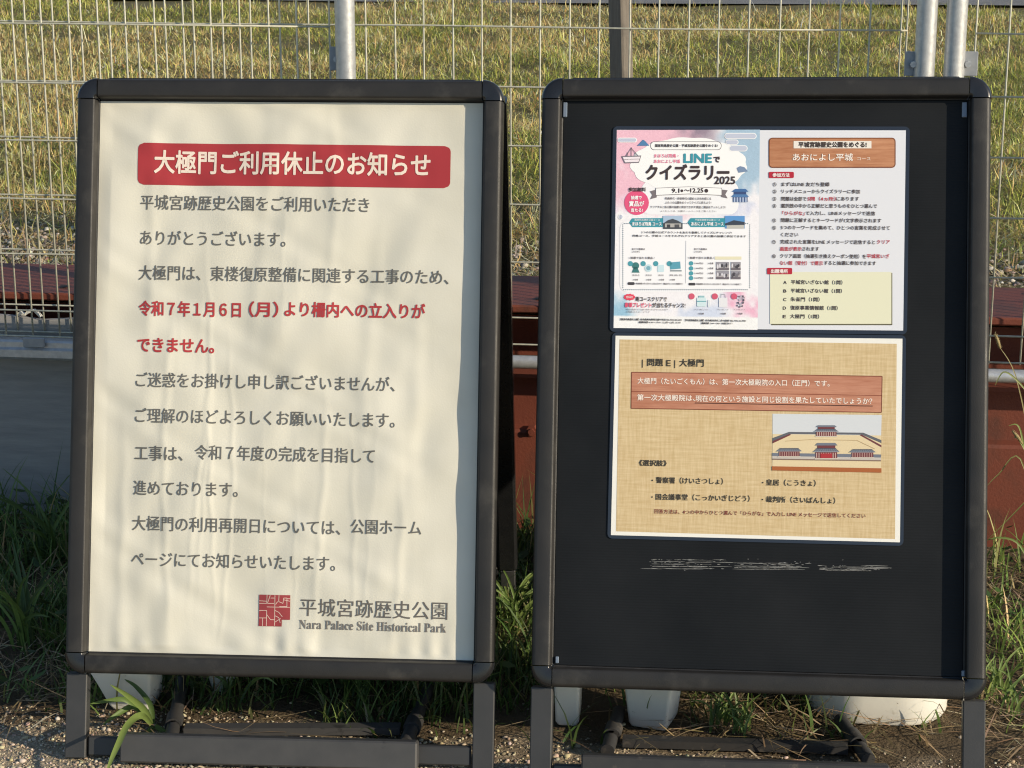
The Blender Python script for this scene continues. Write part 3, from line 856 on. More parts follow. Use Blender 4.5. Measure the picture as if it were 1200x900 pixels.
# ---- the closure notice
def warp1(a, b):
    a = np.asarray(a, float); b = np.asarray(b, float); h = 0 * a
    g = np.random.default_rng(11)
    cr = [(-.172, .012, .0060, .00075, -.36, .05), (-.125, .020, .0045, .00055, -.30, .16), (-.105, -.010, .0038, .00050, -.33, -.02),
          (-.085, .015, .0040, .00050, -.37, .02), (-.118, .010, .0030, .00035, -.28, -.06), (-.205, .000, .0090, .0008, .02, .36), (-.04, .020, .012, .0009, .05, .38),
          (.06, -.015, .009, .0008, .12, .39), (.13, .020, .012, .0010, -.10, .22), (.055, .010, .0060, .0007, -.38, -.05),
          (.165, -.020, .0070, .0008, -.40, -.16), (.19, .010, .012, .0010, -.18, .10), (-.24, .000, .010, .0008, -.41, -.1), (.10, .012, .0050, .0005, -.34, -.12)]
    for k in range(16):
        b0 = g.uniform(-.38, .2); cr.append((g.uniform(-.25, .2), g.normal(0, .007), g.uniform(.003, .008), g.uniform(.00014, .00036), b0, b0 + g.uniform(.08, .25)))
    for (ak, dr, w, A, b0, b1) in cr:
        c = ak + .6 * dr * np.sin(b * 9 + ak * 40) + .0016 * np.sin(b * 63 + ak * 90)
        win = 1 / (1 + np.exp(-(b - b0) / .03)) / (1 + np.exp((b - b1) / .03))
        h = h + .8 * A * np.exp(-((a - c) / w) ** 2) * win
    fr = .4 + .6 * np.sin(a * 17 + 1) ** 2
    h = h + .0011 * np.sin(a * 150 + 2.2 * np.sin(a * 27)) * np.exp(-(b + .41) / .035) * fr
    h = h + .0008 * np.sin(a * 74 + 1.7 * np.sin(a * 19) + b * 25) * np.exp(-(.41 - b) / .05)
    low = .0011 * np.sin(a * 21 + 4 * b + 1.2 * np.sin(b * 11)) + .0008 * np.sin(a * 37 - 9 * b + 2 * np.sin(b * 7 + 1)) + .0006 * np.sin(b * 23 + 14 * a) + .00045 * np.sin(a * 71 + 13 * b + 2 * np.sin(b * 19)) + .0004 * np.sin(a * 58 - 47 * b + 1.5 * np.sin(a * 33)) + .0003 * np.sin(a * 43 + 83 * b + 2 * np.sin(b * 31 + a * 20))
    h = h + low * np.clip((.245 - a) / .10, .25, 1)
    rr = np.hypot((a - .245) / .05, (b + .11) / .07); h = h - .0016 * np.exp(-(rr - .9) ** 2 * 4)   # a dimple near the right edge
    k = np.clip(np.minimum(np.minimum(a + HW, HW - a) / .02, np.minimum(b + H1 / 2, H1 / 2 - b) / .012), 0, 1)
    return np.maximum(h * k * 1.4, -.0075)

def notice():
    t = tag(empty('notice_poster', M=P1.M), 'large cream paper notice with red heading inside the left sign stand', 'poster')
    nx, ny = 340, 400
    xs = np.linspace(-HW + .0006, HW - .0006, nx); ys = np.linspace(-H1 / 2 + .0006, H1 / 2 - .0012, ny)
    Xg, Yg = np.meshgrid(xs, ys); Z = warp1(Xg, Yg)
    i = np.arange(nx * ny).reshape(ny, nx)
    f = np.stack([i[:-1, :-1], i[:-1, 1:], i[1:, 1:], i[1:, :-1]], -1).reshape(-1, 4)
    make('paper', np.stack([Xg, Yg, Z], -1), f, M['poster'], t, True)
    S = Sheet(t, P1, 0, 0, 1.0, 0.0, .0007, warp1)
    S.ang = -.0045
    # heading banner: gridded so that it follows the folds
    a0, b1 = P1.at(162.5, 167.5); a1, b0 = P1.at(527.5, 219.5)
    nx, ny = 150, 26; r = .009
    gx, gy = np.meshgrid(np.linspace(0, 1, nx), np.linspace(0, 1, ny))
    A = a0 + (a1 - a0) * gx; Bv = b0 + (b1 - b0) * gy
    d = np.clip(r - np.minimum(Bv - b0, b1 - Bv), 0, r); ins = r - np.sqrt(np.maximum(r * r - d * d, 0))
    A = np.where(A < (a0 + a1) / 2, np.maximum(A, a0 + ins), np.minimum(A, a1 - ins))
    Bv = Bv - (A - a0) * .003
    V = np.stack([A, Bv, warp1(A, Bv) + .0005], -1)
    i = np.arange(nx * ny).reshape(ny, nx); f = np.stack([i[:-1, :-1], i[:-1, 1:], i[1:, 1:], i[1:, :-1]], -1).reshape(-1, 4)
    ban = make('heading_banner', V.reshape(-1, 3), f, M['ink'], t, True, None, np.tile(lin((160, 52, 56)), (nx * ny, 1)))
    S.text('大極門ご利用休止のお知らせ', 181, 504.5, 192, 28.5, (222, 208, 194), .022, 4, 'heading_text', ban)
    G, RD = (98, 97, 93), (168, 56, 58)
    for body, x0, x1, y, c, bo_ in (
        ('平城宮跡歴史公園をご利用いただき', 165, 433, 239, G, .006), ('ありがとうございます。', 164.5, 335, 280, G, .006),
        ('大極門は、東楼復原整備に関連する工事のため、', 162.5, 526, 322.5, G, .006), ('令和７年１月６日', 162.5, 282.5, 362.5, RD, .026), ('（月）', 292, 327, 363, RD, .026), ('より柵内への立入りが', 334, 498.5, 364, RD, .026),
        ('できません。', 161, 251, 405, RD, .026), ('ご迷惑をお掛けし申し訳ございませんが、', 159.5, 463, 448, G, .006),
        ('ご理解のほどよろしくお願いいたします。', 159, 463, 490, G, .006), ('工事は、', 158, 215, 531.5, G, .006), ('令和７年度の完成を目指して', 229, 439.5, 532.5, G, .006),
        ('進めております。', 156.5, 279, 573, G, .006), ('大極門の利用再開日については、', 155, 399, 616, G, .006), ('公園ホーム', 411.5, 494, 618, G, .006),
        ('ページにてお知らせいたします。', 154, 393, 658, G, .006)):
        S.ang = -.0045
        S.text(body, x0, x1, y, 18.6, c, bo_, 2, 'text_line', t)
    S.text('平城宮跡歴史公園', 351.5, 524.5, 714, 22.5, (96, 92, 88), -.012, 2, 'park_name', t)
    S.text('𝐍𝐚𝐫𝐚 𝐏𝐚𝐥𝐚𝐜𝐞 𝐒𝐢𝐭𝐞 𝐇𝐢𝐬𝐭𝐨𝐫𝐢𝐜𝐚𝐥 𝐏𝐚𝐫𝐤', 351, 523, 733.5, 15.0, (112, 107, 102), -.014, 2, 'park_name', t)
    E_ = Sheet(t, P1, 290, 680, 4.8, 0, .0006, warp1)
    cells = []
    gxs, gys = np.linspace(0, 1, 24), np.linspace(0, 1, 24)
    def epos(u, w): return (65 - 3 * w + u * (176 + 1 * w), 81 + 177 * w + 3 * u)
    for iu in range(23):
        for iw in range(23):
            if gxs[iu] > .735 and gys[iw] > .74: continue
            cells.append(([epos(gxs[iu], gys[iw]), epos(gxs[iu + 1], gys[iw]), epos(gxs[iu + 1], gys[iw + 1]), epos(gxs[iu], gys[iw + 1])], (150, 62, 64)))
    lg = E_.polys('emblem', cells, 2, whole=True)
    ln = []
    for st in ([(110, 82), (108, 130), (64, 130)], [(110, 118), (64, 116)], [(155, 84), (152, 256)], [(108, 150), (238, 152)], [(64, 170), (108, 170), (106, 258)],
               [(64, 212), (106, 212)], [(85, 212), (84, 257)], [(106, 190), (130, 222), (150, 222)], [(128, 84), (112, 130), (150, 130)], [(130, 100), (152, 100)],
               [(178, 84), (176, 120), (200, 130), (204, 100), (222, 100), (222, 148), (180, 148)], [(222, 104), (240, 104)],
               [(155, 170), (176, 180), (196, 205)], [(155, 200), (176, 210), (184, 240)], [(155, 235), (186, 215)], [(205, 110), (238, 118)], [(170, 120), (158, 136)]):
        fine = [st[0]]
        for (xa, ya), (xb, yb) in zip(st[:-1], st[1:]):
            nn_ = max(1, int(math.hypot(xb - xa, yb - ya) / 7)); fine += [(xa + (xb - xa) * q / nn_, ya + (yb - ya) * q / nn_) for q in range(1, nn_ + 1)]
        ln += [(q, (216, 190, 176)) for q in stroke(fine, 3.2)]
    E_.polys('emblem_lines', ln, 4, lg, whole=True)
notice()

# ---- laminated sheets on the second stand
PAPER = (219, 221, 227)
def laminate(t, P, corners, rim, inset, lift):
    """film with rounded corners reaching past the paper, then the paper on it"""
    c = [np.array(P.at(*q)) for q in corners]                     # TL TR BR BL of the paper
    cen = sum(c) / 4
    big = [q + np.sign(q - cen) * rim for q in c]
    v = []
    for i, q in enumerate(big):
        sx, sy = np.sign(q - cen); r = .007
        for k in range(6):
            a = {(-1, 1): 180 - 90 * k / 5, (1, 1): 90 - 90 * k / 5, (1, -1): -90 * k / 5, (-1, -1): -90 - 90 * k / 5}[(int(sx), int(sy))]
            v.append((q[0] - sx * r + r * math.cos(R(a)), q[1] - sy * r + r * math.sin(R(a))))
    n = len(v)
    V = [(x, y, lift) for x, y in v] + [(x, y, lift - .0006) for x, y in v]
    F = [tuple(range(n))[::-1], tuple(range(n, 2 * n))] + [(k, (k + 1) % n, n + (k + 1) % n, n + k) for k in range(n)]
    fix_normals(make('laminate_film', V, F, M['lam'], t))
    return c

def mkpaper(name, t, c, z, col):
    V = [(q[0], q[1], z) for q in (c[3], c[2], c[1], c[0])]
    return make(name, V, [(0, 1, 2, 3)], M['ink'], t, False, None, np.tile(lin(col), (4, 1)))

def root_on(P, name): return empty(name, M=P.M)

# upper sheet: flyer at the left, instructions at the right
def upper_sheet():
    t = tag(root_on(P2, 'laminated_sheet'), 'upper laminated sheet with colourful quiz flyer and numbered instructions on the dark board', 'laminated sheet', 'laminated sheets on the dark board')
    c = laminate(t, P2, [(722.8, 152.5), (1061.5, 153), (1058.3, 387.5), (719, 384.5)], .0055, 0, .0016)
    mkpaper('instruction_page', t, c, .0019, PAPER)
    ang = math.atan2(c[1][1] - c[0][1], c[1][0] - c[0][0]) * .5 + math.atan2(c[2][1] - c[3][1], c[2][0] - c[3][0]) * .5
    F = Sheet(t, P2, 710, 140, 3.6, ang, .0020)
    # flyer artwork ground, printed colours as a fine grid
    nx, ny = 170, 230
    u, w = np.meshgrid(np.linspace(0, 1, nx), np.linspace(0, 1, ny))
    tl, tr, br, bl = (np.array(F.ab(*q)) for q in ((47, 46), (650, 44), (640, 888), (33, 880)))
    XY = (tl * ((1 - u) * (1 - w))[..., None] + tr * (u * (1 - w))[..., None] + br * (u * w)[..., None] + bl * ((1 - u) * w)[..., None])
    nz = (smooth_noise(u * 5 + 3, w * 6 + 1, 1.0) - .5) * .5 + (smooth_noise(u * 14 + 3, w * 16, 2.0) - .5) * .22
    base = np.array([(236, 234, 238)]) * np.ones((ny, nx, 1))
    def put(base, m, colr): m = np.clip(m, 0, 1)[..., None]; return base * (1 - m) + np.array(colr) * m
    base = put(base, (.42 - w + nz * .5) * 6 - (u > .5) * 0 - np.clip(u - .55, 0, 1) * 30, (233, 186, 202))
    base = put(base, np.clip((u - .30 + nz * .3) * 5, 0, 1) * np.clip((.13 - w + nz * .2) * 12, 0, 1) * np.clip((.75 - u) * 8, 0, 1), (150, 134, 150))
    base = put(base, np.clip((u - .68 + nz * .35) * 7, 0, 1) * np.clip((.40 - w + nz * .4) * 8, 0, 1), (164, 190, 211))
    base = put(base, np.clip((u - .60 + nz * .35) * 7, 0, 1) * np.clip((.48 - w + nz * .4) * 8, 0, 1) * np.clip((w - .33 + nz * .2) * 12, 0, 1), (200, 204, 228))
    base = put(base, np.clip((w - .42 + nz * .5) * 8, 0, 1) * np.clip((.60 - w + nz * .4) * 8, 0, 1) * np.clip((.15 - u + nz * .2) * 10, 0, 1), (222, 220, 236))
    base = put(base, np.clip((u - .80 + nz * .5) * 8, 0, 1) * np.clip((w - .77 + nz * .3) * 12, 0, 1), (231, 178, 200))
    base = put(base, np.clip((u - .35 + nz * .6) * 8, 0, 1) * np.clip((.82 - u) * 10, 0, 1) * np.clip((w - .83 + nz * .3) * 14, 0, 1), (206, 214, 232))
    base = put(base, np.clip((.22 - u + nz * .5) * 7, 0, 1) * np.clip((w - .80 + nz * .3) * 10, 0, 1), (150, 190, 214))
    base = put(base, (w - .937) * 300, (238, 238, 238))
    base = np.clip(base + rng.normal(0, 3.5, (ny, nx, 1)), 0, 250) / 255
    lc = np.where(base <= .04045, base / 12.92, ((base + .055) / 1.055) ** 2.4)
    i = np.arange(nx * ny).reshape(ny, nx); f = np.stack([i[:-1, :-1], i[1:, :-1], i[1:, 1:], i[:-1, 1:]], -1).reshape(-1, 4)
    fl = make('flyer_page', np.concatenate([XY, np.full((ny, nx, 1), .00205)], -1).reshape(-1, 3), f, M['ink'], t, False, None, lc.reshape(-1, 3))
    WH, TL, DK, PK = (242, 242, 242), (62, 148, 164), (66, 54, 54), (228, 96, 140)
    cloud = []
    for k in range(64):
        a = 6.2832 * k / 64
        b_ = 1 + .045 * abs(math.sin(a * 6.5 + .4))
        cloud.append((350 + 238 * b_ * math.cos(a), 192 + 112 * b_ * math.sin(a)))
    lower = rrect(60, 430, 612, 728, 30)
    F.polys('cloud_panel', [(cloud, WH), (lower, (240, 240, 243)), (rrect(150, 260, 560, 402, 40), (238, 238, 241), -1)], 3, fl)
    it = [(rrect(188, 94, 488, 130, 16), (90, 84, 90)), (rrect(190, 96, 486, 128, 15), WH, 1)]
    for x0, y0, x1, y1 in ((500, 58, 636, 84), (520, 110, 598, 136), (50, 78, 132, 98), (52, 400, 74, 424), (505, 86, 560, 108)):
        it += [(rrect(x0, y0, x1, y1, (y1 - y0) / 2 - .1), WH), (rrect(x0 + 3, y0 + 3, x1 - 3, y1 - 3, (y1 - y0) / 2 - 3.2), (190, 196, 214), 1)]
    F.polys('banner_shapes', it, 4, fl)
    rb = [([(186, 304), (215, 296), (215, 330), (186, 338), (196, 320)], (120, 112, 116)), ([(514, 300), (486, 296), (486, 328), (514, 334), (504, 317)], (120, 112, 116)),
          ([(210, 290), (350, 284), (490, 290), (490, 322), (350, 316), (210, 322)], (110, 102, 106), 1), ([(212, 292), (350, 286), (488, 292), (488, 320), (350, 314), (212, 320)], WH, 2)]
    F.polys('ribbon', rb, 5, fl, whole=True)
    F.polys('prize_badge', [(disc(130, 352, 52), (222, 88, 128))], 4, fl)
    it = []                                                    # line drawings: boat, hill, pavilion
    it += [([(66, 156), (150, 153), (140, 184), (80, 186)], (120, 112, 122)), ([(72, 160), (146, 158), (138, 180), (82, 182)], (236, 226, 232), 1)]
    for st in ([(108, 156), (108, 118)], [(84, 157), (108, 122), (136, 154)], [(92, 140), (92, 156)], [(124, 138), (124, 156)], [(78, 170), (142, 168)]): it += [(q, (110, 102, 112), 1) for q in stroke(st, 2.2)]
    it += [([(133, 112), (158, 86), (168, 94), (184, 112)], (84, 128, 172))]
    it += [([(552, 206), (566, 198), (584, 202), (600, 220), (560, 226)], (120, 140, 170))]
    F.polys('flyer_drawing', it, 6, fl)
    it = [([(530, 306), (546, 294), (590, 294), (602, 306)], (70, 108, 160)), (rect(540, 306, 592, 318), (60, 78, 120)), ([(528, 328), (540, 317), (594, 317), (604, 328)], (84, 124, 172), 1),
          (rect(536, 328, 598, 350), (74, 94, 136))] + [(rect(540 + 12 * k, 330, 546 + 12 * k, 350), (176, 190, 214), 1) for k in range(5)]
    F.polys('pavilion_drawing', it, 6, fl, whole=True)
    F.text('国営飛鳥歴史公園・平城宮跡歴史公園をめぐる!', 208, 472, 112, 13.5, (70, 64, 66), .03, 8, parent=fl, res=2)
    F.text('まほろば飛鳥・', 204, 308, 155, 17, (222, 120, 150), .02, 8, parent=fl, res=2)
    F.text('あおによし平城', 203, 314, 178, 17, (222, 120, 150), .02, 8, parent=fl, res=2)
    F.text('LINE', 328, 448, 164, 54, TL, .035, 8, 'headline', fl)
    F.text('で', 454, 482, 170, 30, DK, .05, 8, 'headline', fl)
    F.text('クイズラリー', 168, 522, 226, 70, DK, .04, 8, 'headline', fl)
    F.text('2025', 457, 546, 257, 45, DK, .03, 8, 'headline', fl)
    F.text('9.1', 277, 311, 301, 25, DK, .04, 9, parent=fl, res=2); F.text('〜', 330, 354, 301, 25, DK, .04, 9, parent=fl, res=2); F.text('12.25', 356, 412, 300, 25, DK, .04, 9, parent=fl, res=2)
    F.polys('weekday_disc', [(disc(321, 302, 6), DK), (disc(424, 302, 8), DK)], 9, fl)
    F.text('参加無料', 96, 170, 297, 19, DK, .03, 8, parent=fl, res=2)
    for s_, x0, x1, y, e in (('抽選で', 106, 152, 331, 17), ('賞品が', 98, 162, 357, 24), ('当たる!', 106, 156, 384, 17)): F.text(s_, x0, x1, y, e, WH, .03, 8, parent=fl, res=2)
    GY = (112, 106, 110)
    for s_, x0, x1, y in (('飛鳥時代・奈良時代の歴史と文化を感じる', 250, 445, 335), ('ふたつの公園をめぐってクイズに答えよう!', 250, 445, 352),
                          ('クリアすると各公園の抽選に参加できます!景品と賞品をゲットしよう!', 188, 506, 371)): F.text(s_, x0, x1, y, 11.5, GY, .02, 8, parent=fl, res=2)
    F.text('※くわしくは、公園ホームページをご覧ください', 232, 466, 388, 9, GY, .0, 8, parent=fl, res=2)
    F.polys('course_tab', [([(98, 436), (112, 418), (242, 417), (242, 455), (112, 455)], TL), ([(344, 436), (358, 417), (503, 417), (503, 455), (358, 455)], TL)], 5, fl)
    F.text('まほろば飛鳥 コース', 112, 236, 442, 17, WH, .03, 8, parent=fl, res=2); F.text('あおによし平城 コース', 360, 497, 442, 17, WH, .03, 8, parent=fl, res=2)
    F.text('国営飛鳥歴史公園コース', 122, 228, 425, 9, WH, .0, 8, parent=fl, res=2); F.text('平城宮跡歴史公園コース', 376, 482, 425, 9, WH, .0, 8, parent=fl, res=2)
    it = [(rect(242, 407, 324, 463), (168, 190, 214)), ([(242, 440), (262, 426), (282, 420), (304, 428), (324, 440), (324, 463), (242, 463)], (74, 78, 84), 1), (rect(250, 440, 318, 456), (176, 174, 170), 2),
          (rect(258, 444, 272, 456), (66, 66, 70), 3), (rect(290, 444, 310, 456), (84, 84, 88), 3),
          (rect(503, 408, 586, 461), (96, 150, 206)), ([(503, 440), (540, 426), (586, 434), (586, 446), (503, 448)], (62, 70, 84), 1), (rect(510, 446, 584, 461), (190, 188, 182), 1)]
    F.polys('site_photo', it, 7, fl)
    it = []
    for k in range(66):
        it.append((disc(78 + 8 * k, 440, 2.5, 6), (84, 104, 122))); it.append((disc(76 + 8 * k, 719, 2.5, 6), (84, 104, 122)))
    for k in range(34):
        it.append((disc(72, 446 + 8 * k, 2.5, 6), (84, 104, 122))); it.append((disc(607, 446 + 8 * k, 2.5, 6), (84, 104, 122)))
    it += [(q, (168, 170, 176)) for q in stroke([(338, 512), (336, 692)], 1.4)]
    F.polys('dotted_border', it, 5, fl, whole=True)
    F.text('2つの公園の公式アカウントを友だち登録してクイズにチャレンジ!', 150, 532, 478, 10, (70, 66, 70), .02, 8, parent=fl, res=2)
    F.text('飛鳥コース、平城コースをそれぞれクリアすると各公園の抽選に参加できます', 112, 592, 493, 10, (70, 66, 70), .02, 8, parent=fl, res=2)
    for x in (110, 372):
        F.text('友だち登録は', x, x + 56, 548, 9, GY, .02, 8, parent=fl, res=2); F.text('こちらから', x, x + 34, 559, 9, GY, .02, 8, parent=fl, res=2)
    F.text('\\ 抽選で当たる景品 /', 97, 206, 585, 11, GY, .02, 8, parent=fl, res=2); F.text('\\ 抽選で当たる景品 /', 347, 456, 585, 11, GY, .02, 8, parent=fl, res=2)
    it = [(rect(460, 579, 572, 592), (226, 220, 190))]
    for x in (104, 158, 211, 268): it.append((disc(x, 609, 11, 14), (78, 154, 168)))
    for y in (608, 629, 650, 670): it.append((disc(360, y, 9.5, 14), (78, 154, 168)))
    it += [(disc(126, 618, 15), (66, 122, 122)), ([(119, 624), (133, 624), (143, 647), (109, 647)], (66, 122, 122)),
           (disc(180, 628, 16), (196, 220, 228)), (disc(180, 628, 9), (124, 172, 188), 1), (rrect(218, 614, 246, 644, 4), (200, 224, 232)), ([(270, 604), (314, 600), (316, 630), (272, 634)], (92, 158, 178)),
           (rect(272, 636, 320, 642), (140, 150, 156))]
    F.polys('prize_icons', it, 6, fl)
    for x, w in ((112, 30), (168, 26), (222, 22), (268, 54)):
        F.text('賞品名', x, x + w, 658, 8, GY, .0, 8, parent=fl, res=1); F.text('20名様', x + 2, x + 24, 677, 8, GY, .02, 8, parent=fl, res=1)
    for y, s_ in ((608, '5,000円分'), (629, '2,000円分'), (650, '1,000円分'), (670, '500円分')):
        F.text(s_, 374, 412, y, 9, GY, .02, 8, parent=fl, res=1); F.text('20名様', 430, 454, y, 9, GY, .02, 8, parent=fl, res=1)
    it = []
    for x0, y0, x1, y1 in ((465, 602, 520, 637), (465, 639, 520, 675), (527, 602, 569, 637), (527, 639, 569, 675)):
        it.append((rect(x0, y0, x1, y1), (176, 170, 172)))
        hh_ = y1 - y0
        it.append((rect(x0, y0, x1, y0 + hh_ * .4), (150, 148, 156), 1)); it.append((rect(x0, y0 + hh_ * .72, x1, y1), (112, 106, 112), 1))
        for k in range(5):
            a = x0 + 3 + (x1 - x0 - 9) * k / 5; g = random.choice([70, 90, 120, 216])
            it.append((disc(a + 4, y0 + hh_ * random.uniform(.35, .6), 4, 10, hh_ * random.uniform(.16, .3)), (g, g - 3, g + 3), 2 + k * .02))
    F.polys('prize_photo', it, 6, fl)
    it = [(rrect(92, 687, 122, 699, 5), (70, 66, 70)), (rrect(349, 690, 378, 701, 5), (70, 66, 70))]
    F.polys('date_pill', it, 6, fl)
    F.text('実施期間 9月1日から12月25日まで（賞品がなくなり次第終了）', 126, 326, 694, 8.5, GY, .02, 8, parent=fl, res=1)
    F.text('実施期間 9月1日から12月25日まで（賞品がなくなり次第終了）', 382, 572, 696, 8.5, GY, .02, 8, parent=fl, res=1)
    burst = [(100 + (22 + 4 * (k % 2)) * math.cos(6.2832 * k / 22), 750 + (12 + 3 * (k % 2)) * math.sin(6.2832 * k / 22)) for k in range(22)]
    it = [(burst, (222, 70, 92))] + [(disc(x, 747, 13, 16), (206, 92, 116)) for x in (362, 460, 541)]
    it += [(rrect(384, 752, 424, 790, 5), (206, 226, 230)), (rect(384, 766, 424, 770), (110, 168, 178), 1), (rect(392, 744, 416, 752), (150, 190, 196)), (rrect(430, 762, 440, 792, 2), (220, 226, 230)),
           (rect(477, 752, 513, 792), (226, 226, 230))] + [(q, (170, 170, 178), 1) for q in stroke([(485, 754), (487, 738), (502, 738), (505, 754)], 2.4)]
    for k in range(26): 
        a, b = random.uniform(552, 578), random.uniform(742, 788); it.append((rect(a, b, a + 7, b + 7), random.choice([(214, 218, 228), (112, 104, 116), (188, 180, 192), (84, 76, 90)]), 1 + k * .02))
    F.polys('gift_icons', it, 6, fl)
    F.text('さらに!', 86, 114, 750, 12, WH, .03, 9, parent=fl, res=1)
    F.text('両コースクリアで', 126, 258, 759, 22, DK, .03, 8, parent=fl, res=2)
    F.text('豪華プレゼント', 80, 194, 784, 22, (214, 86, 112), .03, 8, parent=fl, res=2); F.text('が当たるチャンス!', 196, 336, 785, 22, DK, .03, 8, parent=fl, res=2)
    F.text('※賞品の発送をもって当選の発表にかえさせていただきます', 86, 262, 803, 8, GY, .0, 8, parent=fl, res=1); F.text('※写真はイメージです', 86, 186, 813, 8, GY, .0, 8, parent=fl, res=1)
    for x, w in ((372, 60), (468, 50), (538, 50)):
        F.text('プレゼント', x, x + w, 803, 8, GY, .0, 8, parent=fl, res=1); F.text('10名様', x + w * .3, x + w * .3 + 24, 820, 8.5, GY, .02, 8, parent=fl, res=1)
    F.text('【国営飛鳥歴史公園】奈良県高市郡明日香村平田 TEL.0744-54-2441', 62, 320, 845, 9.5, (74, 72, 74), .03, 8, parent=fl, res=1)
    F.text('【平城宮跡歴史公園】奈良県奈良市二条大路南 TEL.0742-36-8780', 334, 592, 849, 9.5, (74, 72, 74), .03, 8, parent=fl, res=1)
    F.text('開園時間 9:30〜17:00（12月〜2月 16:30）', 140, 316, 857, 9, (74, 72, 74), .03, 8, parent=fl, res=1); F.text('開館時間 10:00〜18:00（休館日あり）', 404, 534, 861, 9, (74, 72, 74), .03, 8, parent=fl, res=1)

    I = Sheet(t, P2, 880, 140, 3.6, ang, .0021)
    DK, RD = (66, 56, 50), (178, 52, 66)
    wp = I.polys('wood_plaque', [(rrect(77, 80, 608, 203, 14), (190, 118, 66))], 2, m=M['wood_print'])
    sh = rrect(77, 80, 608, 203, 14); bw = []
    for k in range(len(sh)): bw += [(q, (120, 66, 34)) for q in stroke([sh[k], sh[(k + 1) % len(sh)]], 4)]
    I.polys('plaque_edge', bw, 3, wp, whole=True)
    I.polys('plaque_strip', [(rect(180, 92, 508, 123), (230, 224, 214))], 4, wp)
    I.text('平城宮跡歴史公園をめぐる!', 200, 488, 108, 25, DK, .045, 6, 'plaque_text', wp); I.text('あおによし平城', 176, 430, 161, 34, (240, 232, 222), .012, 6, 'plaque_text', wp)
    I.text('コース', 448, 504, 167, 17, (236, 224, 210), -.004, 6, 'plaque_text', wp)
    for (x0, y0, x1, y1), s_ in (((75, 222, 181, 248), '参加方法'), ((68, 627, 174, 654), '出題場所')):
        tg_ = I.polys('red_tag', [(rrect(x0, y0, x1, y1, 5), (178, 42, 58))], 4); I.text(s_, x0 + 16, x1 - 18, (y0 + y1) / 2 + 1, 18, (242, 226, 222), .03, 8, parent=tg_, res=2)
    K = (76, 66, 66)
    rows = [(275, [('①', 92, 108, K), ('まずはLINE 友だち登録', 128, 332, K)]), (305, [('②', 92, 108, K), ('リッチメニューからクイズラリーに参加', 128, 460, K)]),
            (336, [('③', 91, 107, K), ('問題は全部で', 128, 234, K), ('5問（4ヵ所）', 238, 358, RD), ('にあります', 360, 456, K)]),
            (366, [('④', 91, 107, K), ('選択肢の中から正解だと思うものをひとつ選んで', 126, 532, K)]), (397, [('「ひらがな」', 132, 226, RD), ('で入力し、LINEメッセージで送信', 230, 524, K)]),
            (427, [('⑤', 90, 106, K), ('問題に正解するとキーワードが1文字表示されます', 126, 550, K)]), (458, [('⑥', 90, 106, K), ('5つのキーワードを集めて、ひとつの言葉を完成させて', 126, 586, K)]),
            (487, [('ください', 126, 200, K)]), (518, [('⑦', 89, 105, K), ('完成された言葉をLINE メッセージで送信すると', 124, 524, K), ('クリア', 530, 586, RD)]), (547, [('画面が表示', 123, 214, RD), ('されます', 216, 288, K)]),
            (578, [('⑧', 89, 105, K), ('クリア画面（抽選引き換えクーポン使用）を', 123, 486, K), ('平城宮いざ', 488, 584, RD)]),
            (607, [('ない館（受付）で提示', 122, 304, RD), ('すると抽選に参加できます', 308, 528, K)])]
    for y, segs in rows:
        for s_, x0, x1, c_ in segs: I.text(s_, x0, x1, y, 19, c_, .022, 4, res=2)
    vb = I.polys('green_box', [(rect(86, 648, 596, 868), (96, 92, 70)), (rect(80, 644, 592, 863), (222, 221, 194), 1)], 2)
    for y, s_, x1 in ((688, '平城宮いざない館（1問）', 386), (724, '平城宮いざない館（1問）', 384), (760, '朱雀門（1問）', 290), (796, '復原事業情報館（1問）', 366), (832, '大極門（1問）', 288)):
        I.text('ABCDE'[(y - 688) // 36], 137 - (y - 688) * .02, 151 - (y - 688) * .02, y, 19, K, .03, 6, parent=vb, res=2); I.text(s_, 169 - (y - 688) * .03, x1, y, 19.5, K, .022, 6, parent=vb, res=2)
upper_sheet()

